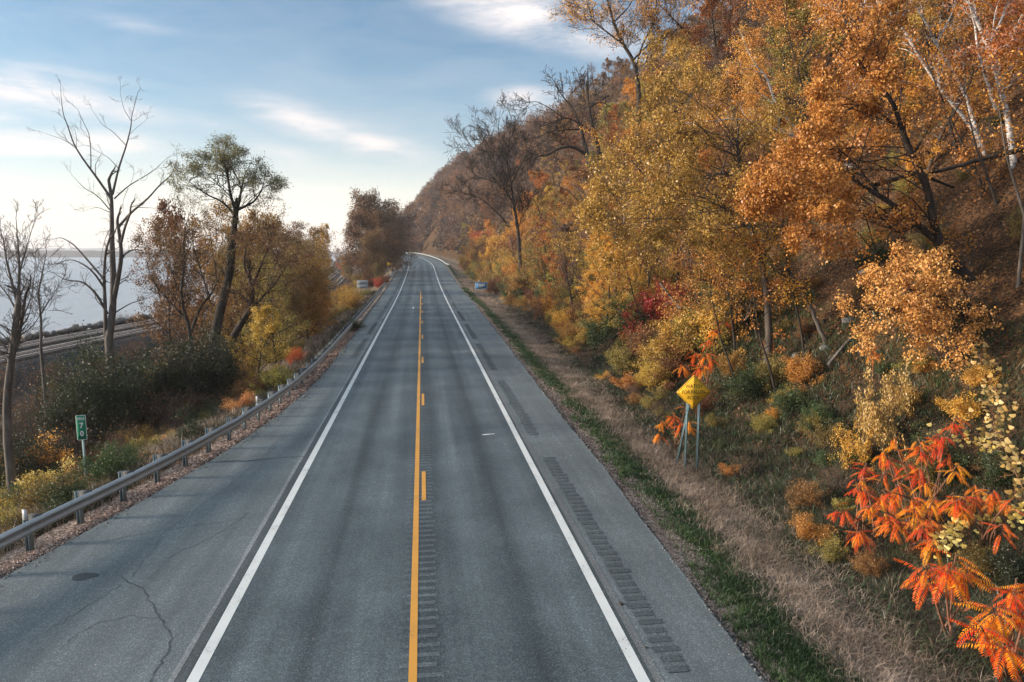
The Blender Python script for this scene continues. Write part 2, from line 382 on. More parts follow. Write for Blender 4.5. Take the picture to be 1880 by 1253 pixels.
def water_mat():
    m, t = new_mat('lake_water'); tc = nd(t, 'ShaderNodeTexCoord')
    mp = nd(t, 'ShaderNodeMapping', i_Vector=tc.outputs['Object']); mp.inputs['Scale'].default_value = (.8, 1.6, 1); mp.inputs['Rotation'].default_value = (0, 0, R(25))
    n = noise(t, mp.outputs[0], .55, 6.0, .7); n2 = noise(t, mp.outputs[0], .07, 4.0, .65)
    b = fin(t, (.36, .385, .41), .32, mth(t, 'ADD', n, mth(t, 'MULTIPLY', n2, 2.5)), .9, .6, spec=1.0); return m  # pale base colour stands in for sky glare on the water
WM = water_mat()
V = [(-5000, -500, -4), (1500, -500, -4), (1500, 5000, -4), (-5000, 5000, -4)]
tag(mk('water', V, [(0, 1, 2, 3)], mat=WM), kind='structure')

def far_hill(name, px0, px1, D, pys, col, seed):
    """a low ridge across the water; pys is the crest height in photo pixels"""
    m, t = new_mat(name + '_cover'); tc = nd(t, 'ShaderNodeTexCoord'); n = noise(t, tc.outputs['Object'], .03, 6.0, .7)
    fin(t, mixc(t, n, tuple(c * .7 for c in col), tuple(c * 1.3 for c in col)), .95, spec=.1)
    n = 220; xs = np.linspace(px0, px1, n); V = []
    for i, x in enumerate(xs):
        d = ray(x, 463); k = D / d[1]
        top = CAMH + (463 - np.interp(x, *zip(*pys)) + vnoise(x, seed, .03, seed) * 3 + vnoise(x, seed, .17, seed) * 1.6) * k / FPX
        X0, Y0 = CAMP[0] + d[0] * k, d[1] * k; L = math.hypot(X0, Y0); ux, uy = X0 / L, Y0 / L
        for (o_, z) in ((0, -5), (30, top * .55), (90, top * .85), (180, top), (400, top * .8), (700, -5)):
            V.append((X0 + ux * o_, Y0 + uy * o_, z))
    V = np.array(V); id_ = np.arange(n * 6).reshape(n, 6)
    Q = np.stack([id_[:-1, :-1], id_[1:, :-1], id_[1:, 1:], id_[:-1, 1:]], -1).reshape(-1, 4)
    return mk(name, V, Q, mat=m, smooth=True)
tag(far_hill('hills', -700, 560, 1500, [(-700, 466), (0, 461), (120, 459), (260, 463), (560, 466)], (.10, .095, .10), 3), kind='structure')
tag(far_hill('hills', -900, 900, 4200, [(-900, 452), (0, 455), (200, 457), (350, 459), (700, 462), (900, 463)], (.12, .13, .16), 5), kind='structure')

# ------------------------------------------------------------------ road surfaces
def ribbon(name, s, ul, ur, dz, mat, nu=1, kind='structure', parent=None):
    s = np.asarray(s, float); ul = np.broadcast_to(np.asarray(ul, float), s.shape); ur = np.broadcast_to(np.asarray(ur, float), s.shape)
    f = np.linspace(0, 1, nu + 1); U = ul[:, None] * (1 - f) + ur[:, None] * f; S_ = np.repeat(s[:, None], nu + 1, 1)
    X, Y = P2(S_, U); Z = zr(S_) + dz
    id_ = np.arange(X.size).reshape(X.shape); Q = np.stack([id_[:-1, :-1], id_[:-1, 1:], id_[1:, 1:], id_[1:, :-1]], -1).reshape(-1, 4)
    o = mk(name, np.stack([X, Y, Z], -1).reshape(-1, 3), Q, mat=mat, uv=np.stack([U, S_], -1).reshape(-1, 2), parent=parent)
    if kind: o['kind'] = kind
    return o

def asphalt(name, dark, light, kind):
    m, t = new_mat(name); uv = nd(t, 'ShaderNodeUVMap'); sp = nd(t, 'ShaderNodeSeparateXYZ', i_0=uv.outputs[0]); u, s = sp.outputs[0], sp.outputs[1]
    vec = uv.outputs[0]
    mp = nd(t, 'ShaderNodeMapping', i_Vector=vec); mp.inputs['Scale'].default_value = (1.3, .035, 1)
    streak = noise(t, mp.outputs[0], 1.6, 4.0, .6); big = noise(t, vec, .35, 5.0, .6)
    vo = nd(t, 'ShaderNodeTexVoronoi', i_Vector=vec, i_Scale=46.0); vr = nd(t, 'ShaderNodeSeparateColor', i_0=vo.outputs['Color']).outputs[0]
    fine = noise(t, vec, 30.0, 4.0, .8)
    agg = mth(t, 'ADD', mth(t, 'MULTIPLY', mth(t, 'POWER', vr, 2.5), .9), mth(t, 'MULTIPLY', mr(t, fine, .3, .7), .35))
    tone = mth(t, 'ADD', mth(t, 'MULTIPLY', mth(t, 'SUBTRACT', streak, .5), .5), mth(t, 'MULTIPLY', mth(t, 'SUBTRACT', big, .5), .6))
    if kind == 'lane':
        def bump_(c, wd, amp):   # a soft band of wear centred on offset c
            d = mth(t, 'DIVIDE', mth(t, 'SUBTRACT', u, c), wd); g = mth(t, 'POWER', 2.718, mth(t, 'MULTIPLY', mth(t, 'MULTIPLY', d, d), -1.0)); return mth(t, 'MULTIPLY', g, amp)
        for (c, wd, a_) in ((-1.95, .16, -.12), (2.08, .15, -.14), (-1.7, .5, -.05), (1.8, .5, -.06), (.2, .30, -.20), (-1.15, .36, .14), (1.15, .34, .12), (-2.8, .40, .12), (2.95, .36, .12)):
            tone = mth(t, 'ADD', tone, bump_(c, wd, a_))
    else:
        tone = mth(t, 'ADD', tone, .12)
    f = mth(t, 'ADD', mth(t, 'MULTIPLY', agg, .42), mth(t, 'ADD', tone, .32), clamp=True)
    c = ramp(t, f, [(0, tuple(x * .35 for x in dark)), (.35, dark), (.75, light), (1, tuple(min(1, x * 1.9) for x in light))])
    b = fin(t, c, .62, mth(t, 'ADD', vr, fine), .7, .012, spec=.45); return m
A_L = asphalt('lane_asphalt', (.036, .055, .065), (.118, .152, .169), 'lane')
A_S = asphalt('shoulder_asphalt', (.058, .078, .086), (.138, .168, .177), 'shoulder')
A_D = asphalt('milled_asphalt', (.030, .044, .050), (.080, .102, .109), 'shoulder')
A_SEAM = asphalt('sealed_joint', (.028, .040, .045), (.072, .090, .096), 'shoulder')
A_PALE = asphalt('worn_joint', (.10, .115, .12), (.24, .26, .27), 'shoulder')
ss = np.concatenate([np.arange(-30, 60, 2), np.arange(60, 205, 4), np.arange(205, 560, 5)]).astype(float)
tag(ribbon('road', ss, -3.95, 3.95, 0, A_L, 8), kind='structure')
tag(ribbon('road_shoulder', ss, -gl(ss) + .72 + vnoise(ss, 0, .4, 7) * .12, -3.95, 0, A_S, 5), kind='structure')
sf = np.concatenate([np.arange(-30, 120, .5), np.arange(120, 560, 4)])
eg = redge(sf) + vnoise(sf, 3, .5, 8) * .16 + vnoise(sf, 3, 2.0, 8) * .07
tag(ribbon('road_shoulder', sf, 3.95, eg, 0, A_S, 3), kind='structure')
# the broken edge of the right shoulder drops to the gravel
def edge_drop(name, s, u, side):
    X0, Y0 = P2(s, u); X1, Y1 = P2(s, u + side * .10); z = zr(s); n = len(s)
    V = np.concatenate([np.stack([X0, Y0, z], -1), np.stack([X1, Y1, z - .14], -1)]); i = np.arange(n - 1)
    return tag(mk(name, V, np.stack([i, i + 1, i + 1 + n, i + n], -1), mat=A_D, uv=np.stack([np.r_[u, u], np.r_[s, s]], -1)), kind='structure')
edge_drop('road_edge', sf, eg, 1)

def line_mat(name, c, wear, seed):
    m, t = new_mat(name); uv = nd(t, 'ShaderNodeUVMap'); v = uv.outputs[0]
    n = noise(t, v, 22.0, 6.0, .75); n2 = noise(t, v, 1.3, 4.0, .6)
    f = mth(t, 'ADD', n, mth(t, 'MULTIPLY', mth(t, 'SUBTRACT', n2, .5), .6))
    col = mixc(t, mr(t, f, wear, wear + .1), c, (.09, .10, .105))
    col = mixc(t, mth(t, 'MULTIPLY', mr(t, n2, .3, .7), .3), col, tuple(x * .6 for x in c)); fin(t, col, .6, n, .3, .004, spec=.35); return m
L_W = line_mat('white_line_paint', (.66, .69, .68), .60, 1); L_Y = line_mat('yellow_line_paint', (.66, .32, .055), .62, 2)
tag(ribbon('edge_line', ss, -3.74, -3.54, .004, L_W), kind='structure')
tag(ribbon('edge_line', ss, 3.54, 3.74, .004, L_W), kind='structure')
sy = ss[ss <= 121]
tag(ribbon('centre_line', sy, -.16, -.02, .008, L_Y), kind='structure')
for k in range(-1, 8):
    a = 18.8 + 12.2 * k; tag(ribbon('dashed_line', [a, a + 1.3, a + 2.6], .06, .18, .008, L_Y), kind='structure')
# joints beside the lanes
sj = np.concatenate([np.arange(-30, 60, .5), np.arange(60, 300, 3)])
def wob(sj, a, sd): return vnoise(sj, sd, .35, sd) * a + vnoise(sj, sd, 1.7, sd) * a * .4
tag(ribbon('joint_sealant', sj, -3.93, -3.76, .004, A_SEAM), kind='structure')
tag(ribbon('joint_sealant', sj, -4.03 + wob(sj, .05, 3), -3.935 + wob(sj, .02, 4), .004, A_PALE), kind='structure')
tag(ribbon('joint_sealant', sj, 3.775 + wob(sj, .02, 5), 3.81 + wob(sj, .02, 6), .006, A_SEAM), kind='structure')
tag(ribbon('joint_sealant', sj, 3.815, 3.97, .004, asphalt('joint_asphalt', (.07, .082, .09), (.15, .165, .17), 'shoulder')), kind='structure')

# milled rumble strips: a darker band with one groove after another
def grooves(name, segs, ul, ur, step=.30, wd=.17, band=True, dz=.008, mat=None, rough=.03, lip=1.0):
    rng = np.random.default_rng(5); V = []; Q = []; UVs = []
    for (a, b) in segs:
        st = step if a < 70 else step * 2
        for s0 in np.arange(a, b, st):
            l0 = ul + rng.normal(0, rough); r0 = ur + rng.normal(0, rough); n = len(V)
            w_ = wd * st / step     # each groove is a shallow hollow with raised lips
            for f_, h_ in ((0, .003), (.12, .009), (.5, 0.0), (.88, .009), (1, .003)):
                for uu in (l0, r0):
                    x, y = P2(s0 + w_ * f_, uu); V.append((float(x), float(y), float(zr(s0)) + dz + h_ * lip)); UVs.append((uu, s0 + w_ * f_))
            for k_ in range(4): Q.append((n + 2 * k_, n + 2 * k_ + 1, n + 2 * k_ + 3, n + 2 * k_ + 2))
    tag(mk(name, V, Q, mat=mat or A_D, uv=UVs), kind='structure')
segR = [(10.2 - 14.6, 7.6), (10.2, 22.4), (25.3, 36.6), (40.0, 51.8)] + [(55 + 14.9 * k, 55 + 14.9 * k + 11.5) for k in range(13)]
segL = [(46.0 + 13.2 * k, 46.0 + 13.2 * k + 10) for k in range(14)]
A_GRV = asphalt('shallow_groove', (.033, .049, .056), (.106, .135, .147), 'shoulder')
A_BAND = asphalt('rumble_band', (.045, .062, .069), (.112, .138, .146), 'shoulder')
for (a, b) in segR: ribbon('rumble_strip', np.linspace(a, b, 8), 4.12, 4.50, .004, A_BAND)
for (a, b) in segL: ribbon('rumble_strip', np.linspace(a, b, 8), -4.60, -4.22, .004, A_BAND)
grooves('rumble_strip', segR, 4.12, 4.50)
grooves('rumble_strip', segL, -4.60, -4.22)
grooves('rumble_strip', [(-5, 95)], -.34, .36, dz=.003, wd=.12, mat=A_GRV, lip=.3)

# cracks, joints across and patches
def strip_line(name, pts, w, mat, dz=.006, seed=1, jit=.05):
    rng = np.random.default_rng(seed); P = []
    for (a, b) in zip(pts[:-1], pts[1:]):
        a = np.array(a); b = np.array(b); n = max(2, int(np.linalg.norm(b - a) / .12))
        for k in range(n): P.append(a + (b - a) * k / n + rng.normal(0, jit, 2) * (k > 0))
    P.append(np.array(pts[-1])); P = np.array(P); T = np.gradient(P, axis=0); T /= np.linalg.norm(T, axis=1)[:, None] + 1e-9; N = np.stack([T[:, 1], -T[:, 0]], -1)
    ww = w * rng.uniform(.3, 1.2, len(P))[:, None]; A = P + N * ww / 2; B = P - N * ww / 2; n = len(P)
    zz = zr(P[:, 1])[:, None] + dz; V = np.concatenate([np.c_[A, zz], np.c_[B, zz]]); i = np.arange(n - 1)
    return tag(mk(name, V, np.stack([i, i + n, i + 1 + n, i + 1], -1), mat=mat, uv=np.concatenate([A, B])), kind='structure')
def gp(px, py):
    d = ray(px, py); q = CAMP + d * (-CAMH / d[2]); return (q[0], q[1])
CR = asphalt('crack_filler', (.018, .023, .026), (.045, .054, .059), 'shoulder')
strip_line('road_crack', [gp(*p) for p in ((212, 1050), (235, 1070), (262, 1080), (275, 1105), (292, 1130), (312, 1165), (310, 1195), (290, 1225), (276, 1253), (262, 1330))], .024, CR, seed=2, jit=.02)
strip_line('road_crack', [gp(*p) for p in ((405, 847), (450, 847), (500, 842), (562, 838))], .07, CR, seed=3, jit=.02)
strip_line('road_crack', [gp(*p) for p in ((110, 1190), (170, 1150), (240, 1130), (290, 1135))], .015, CR, seed=4, jit=.03)
strip_line('road_crack', [gp(*p) for p in ((460, 940), (410, 975), (300, 1030))], .012, CR, seed=6, jit=.04)
for y_ in (52.0, 53.2, 104.0, 106.5):
    strip_line('road_crack', [(-3.5, y_), (0, y_ + .2), (3.5, y_)] if y_ > 60 else [(-3.5, y_), (-.3, y_ + .1)], .10, A_SEAM, seed=int(y_), jit=.03)
for k_, (a_, b_) in enumerate([((-7.6, 17.0), (-4.1, 18.2)), ((-7.0, 33.0), (-4.1, 33.6)), ((-6.0, 44.0), (-4.1, 44.3)), ((4.0, 38.2), (6.2, 38.5)), ((4.0, 24.0), (5.9, 24.2)), ((-5.9, 62.0), (-4.1, 62.4)), ((-5.9, 78.0), (3.5, 78.6)), ((4.0, 66.0), (6.7, 66.2)), ((-3.5, 37.0), (-.4, 37.3))]):
    strip_line('road_crack', [a_, ((a_[0] + b_[0]) / 2, (a_[1] + b_[1]) / 2 + .15), b_], .010 * (1 + a_[1] / 30), CR, seed=20 + k_, jit=.035)
strip_line('road_crack', [(-6.9, 12.5), (-6.1, 15.0), (-6.3, 17.5), (-5.6, 21.0), (-5.2, 25.5)], .012, CR, seed=41, jit=.04)
c0 = gp(155, 1059); th = np.linspace(0, 2 * math.pi, 25)[:-1]; rr_ = .22 * (1 + .12 * np.sin(3 * th + 1))
V = np.c_[c0[0] + np.cos(th) * rr_ * 1.2, c0[1] + np.sin(th) * rr_ * .8, np.full(24, .006)]; V = np.vstack([V, [c0[0], c0[1], .006]])
tag(mk('road_patch', V, None, [(i, (i + 1) % 24, 24) for i in range(24)], mat=CR, uv=V[:, :2]), kind='structure')
# scuffs of white on the left lane far off
wm_ = gp(765, 566); 
strip_line('road_mark', [(wm_[0] - .45, wm_[1] - 1.2), (wm_[0] - .4, wm_[1] + 1.6), (wm_[0] + .35, wm_[1] + 1.7)], .16, L_W, seed=9, jit=.01)
strip_line('road_mark', [gp(885, 799), gp(908, 797)], .12, L_W, seed=10, jit=.01)

# ------------------------------------------------------------------ guard rails
def rail_mesh(s, side, ufun):
    """W-beam swept along the road; side +1: road lies on the +u side"""
    prof = [(.0, .765), (.022, .76), (.035, .735), (.078, .715), (.083, .690), (.078, .665), (.012, .628), (.006, .600), (.012, .572), (.078, .535), (.083, .510), (.078, .485), (.035, .465), (.022, .440), (.0, .435)]
    prof = prof + [(d - .004, z) for d, z in reversed(prof)]
    V = []; 
    for d, z in prof:
        X, Y = P2(s, ufun(s) + side * d); V.append(np.stack([X, Y, zr(s) + z], -1))
    V = np.stack(V, 1); n, m = V.shape[:2]; id_ = np.arange(n * m).reshape(n, m); nx = np.roll(id_, -1, 1)
    Q = np.stack([id_[:-1], id_[1:], nx[1:], nx[:-1]], -1).reshape(-1, 4)
    return V.reshape(-1, 3), Q
def post_arr():
    # steel I post: two flanges and a web
    return join([box_arr(-.05, -.075, -.7, -.044, .075, .77), box_arr(.044, -.075, -.7, .05, .075, .77), box_arr(-.044, -.004, -.7, .044, .004, .765)])
postmesh = None
root = empty('guardrail', (float(P2(17, -gl(17))[0]), 17, 0))
tag(root, 'long galvanised steel guardrail with posts curving along the left shoulder', 'guardrail')
s_r = np.concatenate([np.arange(4, 60, .8), np.arange(60, 330, 3)])
ur = lambda s: -gl(s) + .36
V, Q = rail_mesh(s_r, 1, ur); o = mk('rail', V - np.array(root.location), Q, mat=GALV, parent=root, smooth=False)
pa, pq = post_arr(); ba, bq = box_arr(-.115, -.07, .42, .19, .07, .772)
sp_ = [17.0 + 1.58 * k for k in range(-6, 180)]
pm = bm_ = None; restV = []; restQ = []; nn = 0
for i, s in enumerate(sp_):
    x, y = P2(s, -gl(s)); z = float(zr(s)); loc = Vector((float(x), float(y), z)) - Vector(root.location)
    ang = math.atan(-(gl(s + .5) - gl(s - .5)) * -1.0) if s < 45 else math.atan(float(-slope(s)))
    if s < 45: ang = -math.atan(float(-(gl(s + 1) - gl(s - 1)) / 2))
    if i < 94:
        if pm is None:
            p = mk('post', pa, pq, mat=POSTM); pm = p; b = mk('blockout', *[np.asarray(ba) + np.array([.12, 0, 0]), bq], mat=WOOD); bm_ = b
        else:
            p = pm.copy(); COL.objects.link(p); b = bm_.copy(); COL.objects.link(b)
        p.parent = root; p.location = loc; p.rotation_euler = (0, 0, ang); b.parent = p; b.location = (0.045, 0, 0)
    else:
        c, s_ = math.cos(ang), math.sin(ang); Vp, Qp = join([(pa, pq), (np.asarray(ba) + np.array([.165, 0, 0]), bq)])
        Vp = np.c_[Vp[:, 0] * c - Vp[:, 1] * s_, Vp[:, 0] * s_ + Vp[:, 1] * c, Vp[:, 2]] + np.array(loc); restV.append((Vp, Qp))
V, Q = join(restV); o = mk('post', V, Q, mat=POSTM, parent=root); o['kind'] = 'stuff'; o['label'] = 'distant steel posts of the guardrail merging into one row'
# white reflector plates bolted to two posts
for s in (17.0, 17 + 1.58 * 8):
    x, y = P2(s, -gl(s)); V, Q = box_arr(-.05, -.012, .66, .05, -.004, .92); o = mk('reflector', V + np.array([float(x), float(y) - .075, float(zr(s))]) - np.array(root.location), Q, mat=SIGN_GR, parent=root)
# far right rail
s_f = np.arange(208, 345, 2.5); root2 = empty('guardrail', (float(P2(208, 7.6)[0]), float(P2(208, 7.6)[1]), float(zr(208))))
tag(root2, 'distant guardrail on the right side bending left over the crest', 'guardrail')
V, Q = rail_mesh(s_f, -1, lambda s: redge(s) + .3 + np.clip((214 - s) / 6, 0, 1) * .8); mk('rail', V - np.array(root2.location), Q, mat=metal_mat('pale_galvanised_steel', (.28, .32, .34), (.42, .46, .48), .5, .3), parent=root2)
pm2 = None
for s in np.arange(209, 344, 3.8):
    x, y = P2(s, redge(s) + .5); p = mk('post', pa, pq, mat=POSTM) if pm2 is None else pm2.copy()
    if pm2 is None: pm2 = p
    else: COL.objects.link(p)
    p.parent = root2; p.location = Vector((float(x), float(y), float(zr(s)))) - Vector(root2.location)
# delineator on the crest
x, y = P2(318, redge(318) + .9); r_ = empty('delineator', (float(x), float(y), float(zr(318)) - .2)); tag(r_, 'small white marker post behind the distant guardrail on the crest', 'marker post')
mk('post', *box_arr(-.05, -.02, 0, .05, .02, 1.3), mat=POSTM, parent=r_); mk('plate', *box_arr(-.22, -.04, 1.0, .22, -.022, 1.6), mat=SIGN_W, parent=r_)
# ------------------------------------------------------------------ railway
def offs_line(off, Y):
    x = Xr(Y); m = np.gradient(x, Y); k = 1 / np.sqrt(1 + m * m); return x + off * k, Y - off * m * k
RY = np.concatenate([np.arange(40, 200, 2.0), np.arange(200, 900, 8.0)])
def sweep_box(off, w, z0, z1, Y):
    xa, ya = offs_line(off - w / 2, Y); xb, yb = offs_line(off + w / 2, Y); n = len(Y)
    V = np.concatenate([np.stack([xa, ya, np.full(n, z0)], -1), np.stack([xb, yb, np.full(n, z0)], -1), np.stack([xb, yb, np.full(n, z1)], -1), np.stack([xa, ya, np.full(n, z1)], -1)])
    i = np.arange(n - 1); Q = np.concatenate([np.stack([a * n + i, b * n + i, b * n + i + 1, a * n + i + 1], -1) for a, b in ((0, 1), (1, 2), (2, 3), (3, 0))]); return V, Q
TIE = metal_mat('tie_wood', (.05, .042, .038), (.13, .115, .10), .9, 0)
TZ = -1.86
for off, lab in ((-2.15, 'railway track nearer the lake with two steel rails on gravel'), (2.15, 'railway track nearer the highway with two steel rails on gravel')):
    rt = empty('railway_track', (0, 0, 0)); tag(rt, lab, 'railway track')
    for dd in (-.75, .75):
        v1, q1 = sweep_box(off + dd, .10, TZ + .14, TZ + .20, RY); v2, q2 = sweep_box(off + dd, .02, TZ + .05, TZ + .14, RY); v3, q3 = sweep_box(off + dd, .15, TZ + .02, TZ + .05, RY)
        mk('rail', *join([(v1, q1), (v2, q2), (v3, q3)]), mat=RAILM, parent=rt)
    ty = np.arange(60, 340, .62); tie0 = None; rest = []
    x_, y_ = offs_line(off, ty); ang = -np.arctan(np.gradient(Xr(ty), ty))
    tv, tq = box_arr(-1.3, -.11, -.12, 1.3, .11, .02)
    for i in range(len(ty)):
        if i < 98:
            if tie0 is None: tie0 = t_ = mk('sleeper', tv, tq, mat=TIE)
            else: t_ = tie0.copy(); COL.objects.link(t_)
            t_.parent = rt; t_.location = (x_[i], y_[i], TZ + .02); t_.rotation_euler = (0, 0, ang[i])
        else:
            c, s_ = math.cos(ang[i]), math.sin(ang[i]); rest.append((np.c_[tv[:, 0] * c - tv[:, 1] * s_ + x_[i], tv[:, 0] * s_ + tv[:, 1] * c + y_[i], tv[:, 2] + TZ + .02], tq))
    o = mk('sleeper', *join(rest), mat=TIE, parent=rt); o['kind'] = 'stuff'; o['label'] = 'distant timber sleepers merging into one row'
# riprap
def rock_arr(rng, r):
    import itertools
    t = (1 + 5 ** .5) / 2
    V = np.array([(-1, t, 0), (1, t, 0), (-1, -t, 0), (1, -t, 0), (0, -1, t), (0, 1, t), (0, -1, -t), (0, 1, -t), (t, 0, -1), (t, 0, 1), (-t, 0, -1), (-t, 0, 1)]) / 1.9
    F = np.array([(0, 11, 5), (0, 5, 1), (0, 1, 7), (0, 7, 10), (0, 10, 11), (1, 5, 9), (5, 11, 4), (11, 10, 2), (10, 7, 6), (7, 1, 8), (3, 9, 4), (3, 4, 2), (3, 2, 6), (3, 6, 8), (3, 8, 9), (4, 9, 5), (2, 4, 11), (6, 2, 10), (8, 6, 7), (9, 8, 1)])
    V = V * rng.uniform(.7, 1.25, (12, 1)) * np.array([1, rng.uniform(.6, 1), rng.uniform(.45, .8)]) * r
    a = rng.uniform(0, 6.28); c, s = math.cos(a), math.sin(a); V = np.c_[V[:, 0] * c - V[:, 1] * s, V[:, 0] * s + V[:, 1] * c, V[:, 2]]
    return V, F
def rock_mat():
    m, t = new_mat('lichen_rock'); tc = nd(t, 'ShaderNodeTexCoord'); n = noise(t, tc.outputs['Object'], 3.0, 6.0, .7)
    at_ = nd(t, 'ShaderNodeAttribute', attribute_name='rnd')
    fin(t, mixc(t, mth(t, 'MULTIPLY', at_.outputs['Fac'], .5), ramp(t, n, [(.3, (.05, .052, .055)), (.7, (.22, .22, .215))]), (.3, .29, .27)), .9, n, .8, .05, spec=.2); return m
ROCK = rock_mat()
rng = np.random.default_rng(11); rv, rt_, rr2, nn = [], [], [], 0
for i in range(2600):
    Y = 55 + 330 * rng.random() ** 1.7; dr_ = rng.uniform(4.9, 8.6); X = float(Xr(Y)) - dr_
    v, f = rock_arr(rng, rng.uniform(.25, .7)); z = float(ground(X, Y)); v = v + np.array([X, Y, max(z, -4.2) + (.55 if dr_ < 6.6 else .25)]); rv.append(v); rt_.append(f + nn); nn += 12; rr2 += [rng.random()] * 20
tag(mk('riprap', np.concatenate(rv), None, np.concatenate(rt_), mat=ROCK, rnd=rr2), 'dark broken rocks piled along the lake edge beyond the tracks', 'riprap', kind='stuff')
# two signal lamps beside the distant track
sx, sy_ = at(631, 484, 350)[0], 350.0; z0 = float(ground(sx, sy_)); sg = empty('railway_signal', (sx, sy_, z0)); tag(sg, 'distant railway signal with two glowing orange lamps at the bend of the tracks', 'signal')
def cyl(r0, r1, z0, z1, n=12):
    a = np.linspace(0, 2 * math.pi, n + 1)[:-1]; V = np.concatenate([np.c_[np.cos(a) * r0, np.sin(a) * r0, np.full(n, z0)], np.c_[np.cos(a) * r1, np.sin(a) * r1, np.full(n, z1)], [[0, 0, z0], [0, 0, z1]]])
    i = np.arange(n); j = (i + 1) % n; return V, np.stack([i, j, j + n, i + n], -1), np.concatenate([np.stack([j, i, np.full(n, 2 * n)], -1), np.stack([i + n, j + n, np.full(n, 2 * n + 1)], -1)])
zt = 1.6 - z0
V, Q, T = cyl(.09, .07, 0, zt); mk('mast', V, Q, T, mat=SIGN_BACK, parent=sg)
mk('lamp_housing', *box_arr(-.45, 0, zt - 1.9, .45, .12, zt + .3), mat=SIGN_K, parent=sg)
m, t = new_mat('orange_lamp'); e = nd(t, 'ShaderNodeEmission', i_Color=(1, .38, .12, 1), i_Strength=5.0); o_ = nd(t, 'ShaderNodeOutputMaterial'); t.links.new(e.outputs[0], o_.inputs[0])
for dx_, dz_ in ((.1, -.2), (-.35, -1.35)):
    V, Q, T = cyl(.36, .36, -.05, .05, 16); V = V[:, [0, 2, 1]]; mk('lamp', V + np.array([dx_, -.07, zt + dz_]), Q, T, mat=m, parent=sg)

# ------------------------------------------------------------------ signs
def text_mesh(body, size, name='lettering', mat=SIGN_K, parent=None, loc=(0, 0, 0), sx=1.0, off=0.0):
    cu = bpy.data.curves.new('t', 'FONT'); cu.body = body; cu.size = size; cu.align_x = 'CENTER'; cu.align_y = 'CENTER'; cu.extrude = .0015; cu.offset = off; cu.resolution_u = 3
    o = bpy.data.objects.new('t', cu); COL.objects.link(o); dg = bpy.context.evaluated_depsgraph_get()
    me = bpy.data.meshes.new_from_object(o.evaluated_get(dg)); bpy.data.objects.remove(o); bpy.data.curves.remove(cu)
    n = len(me.vertices); v = np.zeros(n * 3, np.float32); me.vertices.foreach_get('co', v); v = v.reshape(-1, 3)
    v = np.c_[v[:, 0] * sx, -v[:, 2], v[:, 1]] + np.array(loc); me.vertices.foreach_set('co', v.astype(np.float32).ravel()); me.update()
    me.materials.clear(); me.materials.append(mat); q = bpy.data.objects.new(name, me); COL.objects.link(q); q.parent = parent; return q
def rounded(poly, r, n=4):
    out = []; m_ = len(poly)
    for i in range(m_):
        p, a, b = np.array(poly[i]), np.array(poly[i - 1]), np.array(poly[(i + 1) % m_]); da = (a - p) / np.linalg.norm(a - p); db = (b - p) / np.linalg.norm(b - p)
        for k in range(n + 1):
            t = k / n; out.append(tuple((1 - t) ** 2 * (p + da * r) + 2 * t * (1 - t) * p + t * t * (p + db * r)))
    return out
def plate(name, poly, y0, y1, mat, parent, z=0.0, x=0.0, hole=None):
    n = len(poly); P = np.array(poly) + np.array([x, z])
    if hole is None:
        c = P.mean(0); V = np.concatenate([np.c_[P[:, 0], np.full(n, y0), P[:, 1]], np.c_[P[:, 0], np.full(n, y1), P[:, 1]], [[c[0], y0, c[1]], [c[0], y1, c[1]]]])
        i = np.arange(n); j = (i + 1) % n; return mk(name, V, np.stack([i, j, j + n, i + n], -1), np.concatenate([np.stack([j, i, np.full(n, 2 * n)], -1), np.stack([i + n, j + n, np.full(n, 2 * n + 1)], -1)]), mat=mat, parent=parent)
    H = np.array(hole) + np.array([x, z]); V = np.concatenate([np.c_[P[:, 0], np.full(n, y0), P[:, 1]], np.c_[H[:, 0], np.full(n, y0), H[:, 1]], np.c_[P[:, 0], np.full(n, y1), P[:, 1]], np.c_[H[:, 0], np.full(n, y1), H[:, 1]]])
    i = np.arange(n); j = (i + 1) % n; return mk(name, V, np.concatenate([np.stack([i, i + n, j + n, j], -1), np.stack([i + 2 * n, j + 2 * n, j + 3 * n, i + 3 * n], -1), np.stack([i, j, j + 2 * n, i + 2 * n], -1), np.stack([i + n, i + 3 * n, j + 3 * n, j + n], -1)]), mat=mat, parent=parent)
UPOST = metal_mat('sign_post_steel', (.09, .16, .18), (.2, .29, .32), .5, .4)
def upost(parent, x, y, z0, z1, lean=None):
    # flanged channel post
    V, Q = join([box_arr(-.012, -.02, z0, .012, -.014, z1), box_arr(-.018, -.014, z0, -.012, .016, z1), box_arr(.012, -.014, z0, .018, .016, z1), box_arr(-.042, .016, z0, -.012, .022, z1), box_arr(.012, .016, z0, .042, .022, z1)])
    if lean is not None: V[:, 0] += (V[:, 2] - z0) * lean[0]; V[:, 1] += (V[:, 2] - z0) * lean[1]
    return mk('post', V + np.array([x, y, 0]), Q, mat=UPOST, parent=parent)
def sq(a, b): return [(-a, -b), (a, -b), (a, b), (-a, b)]
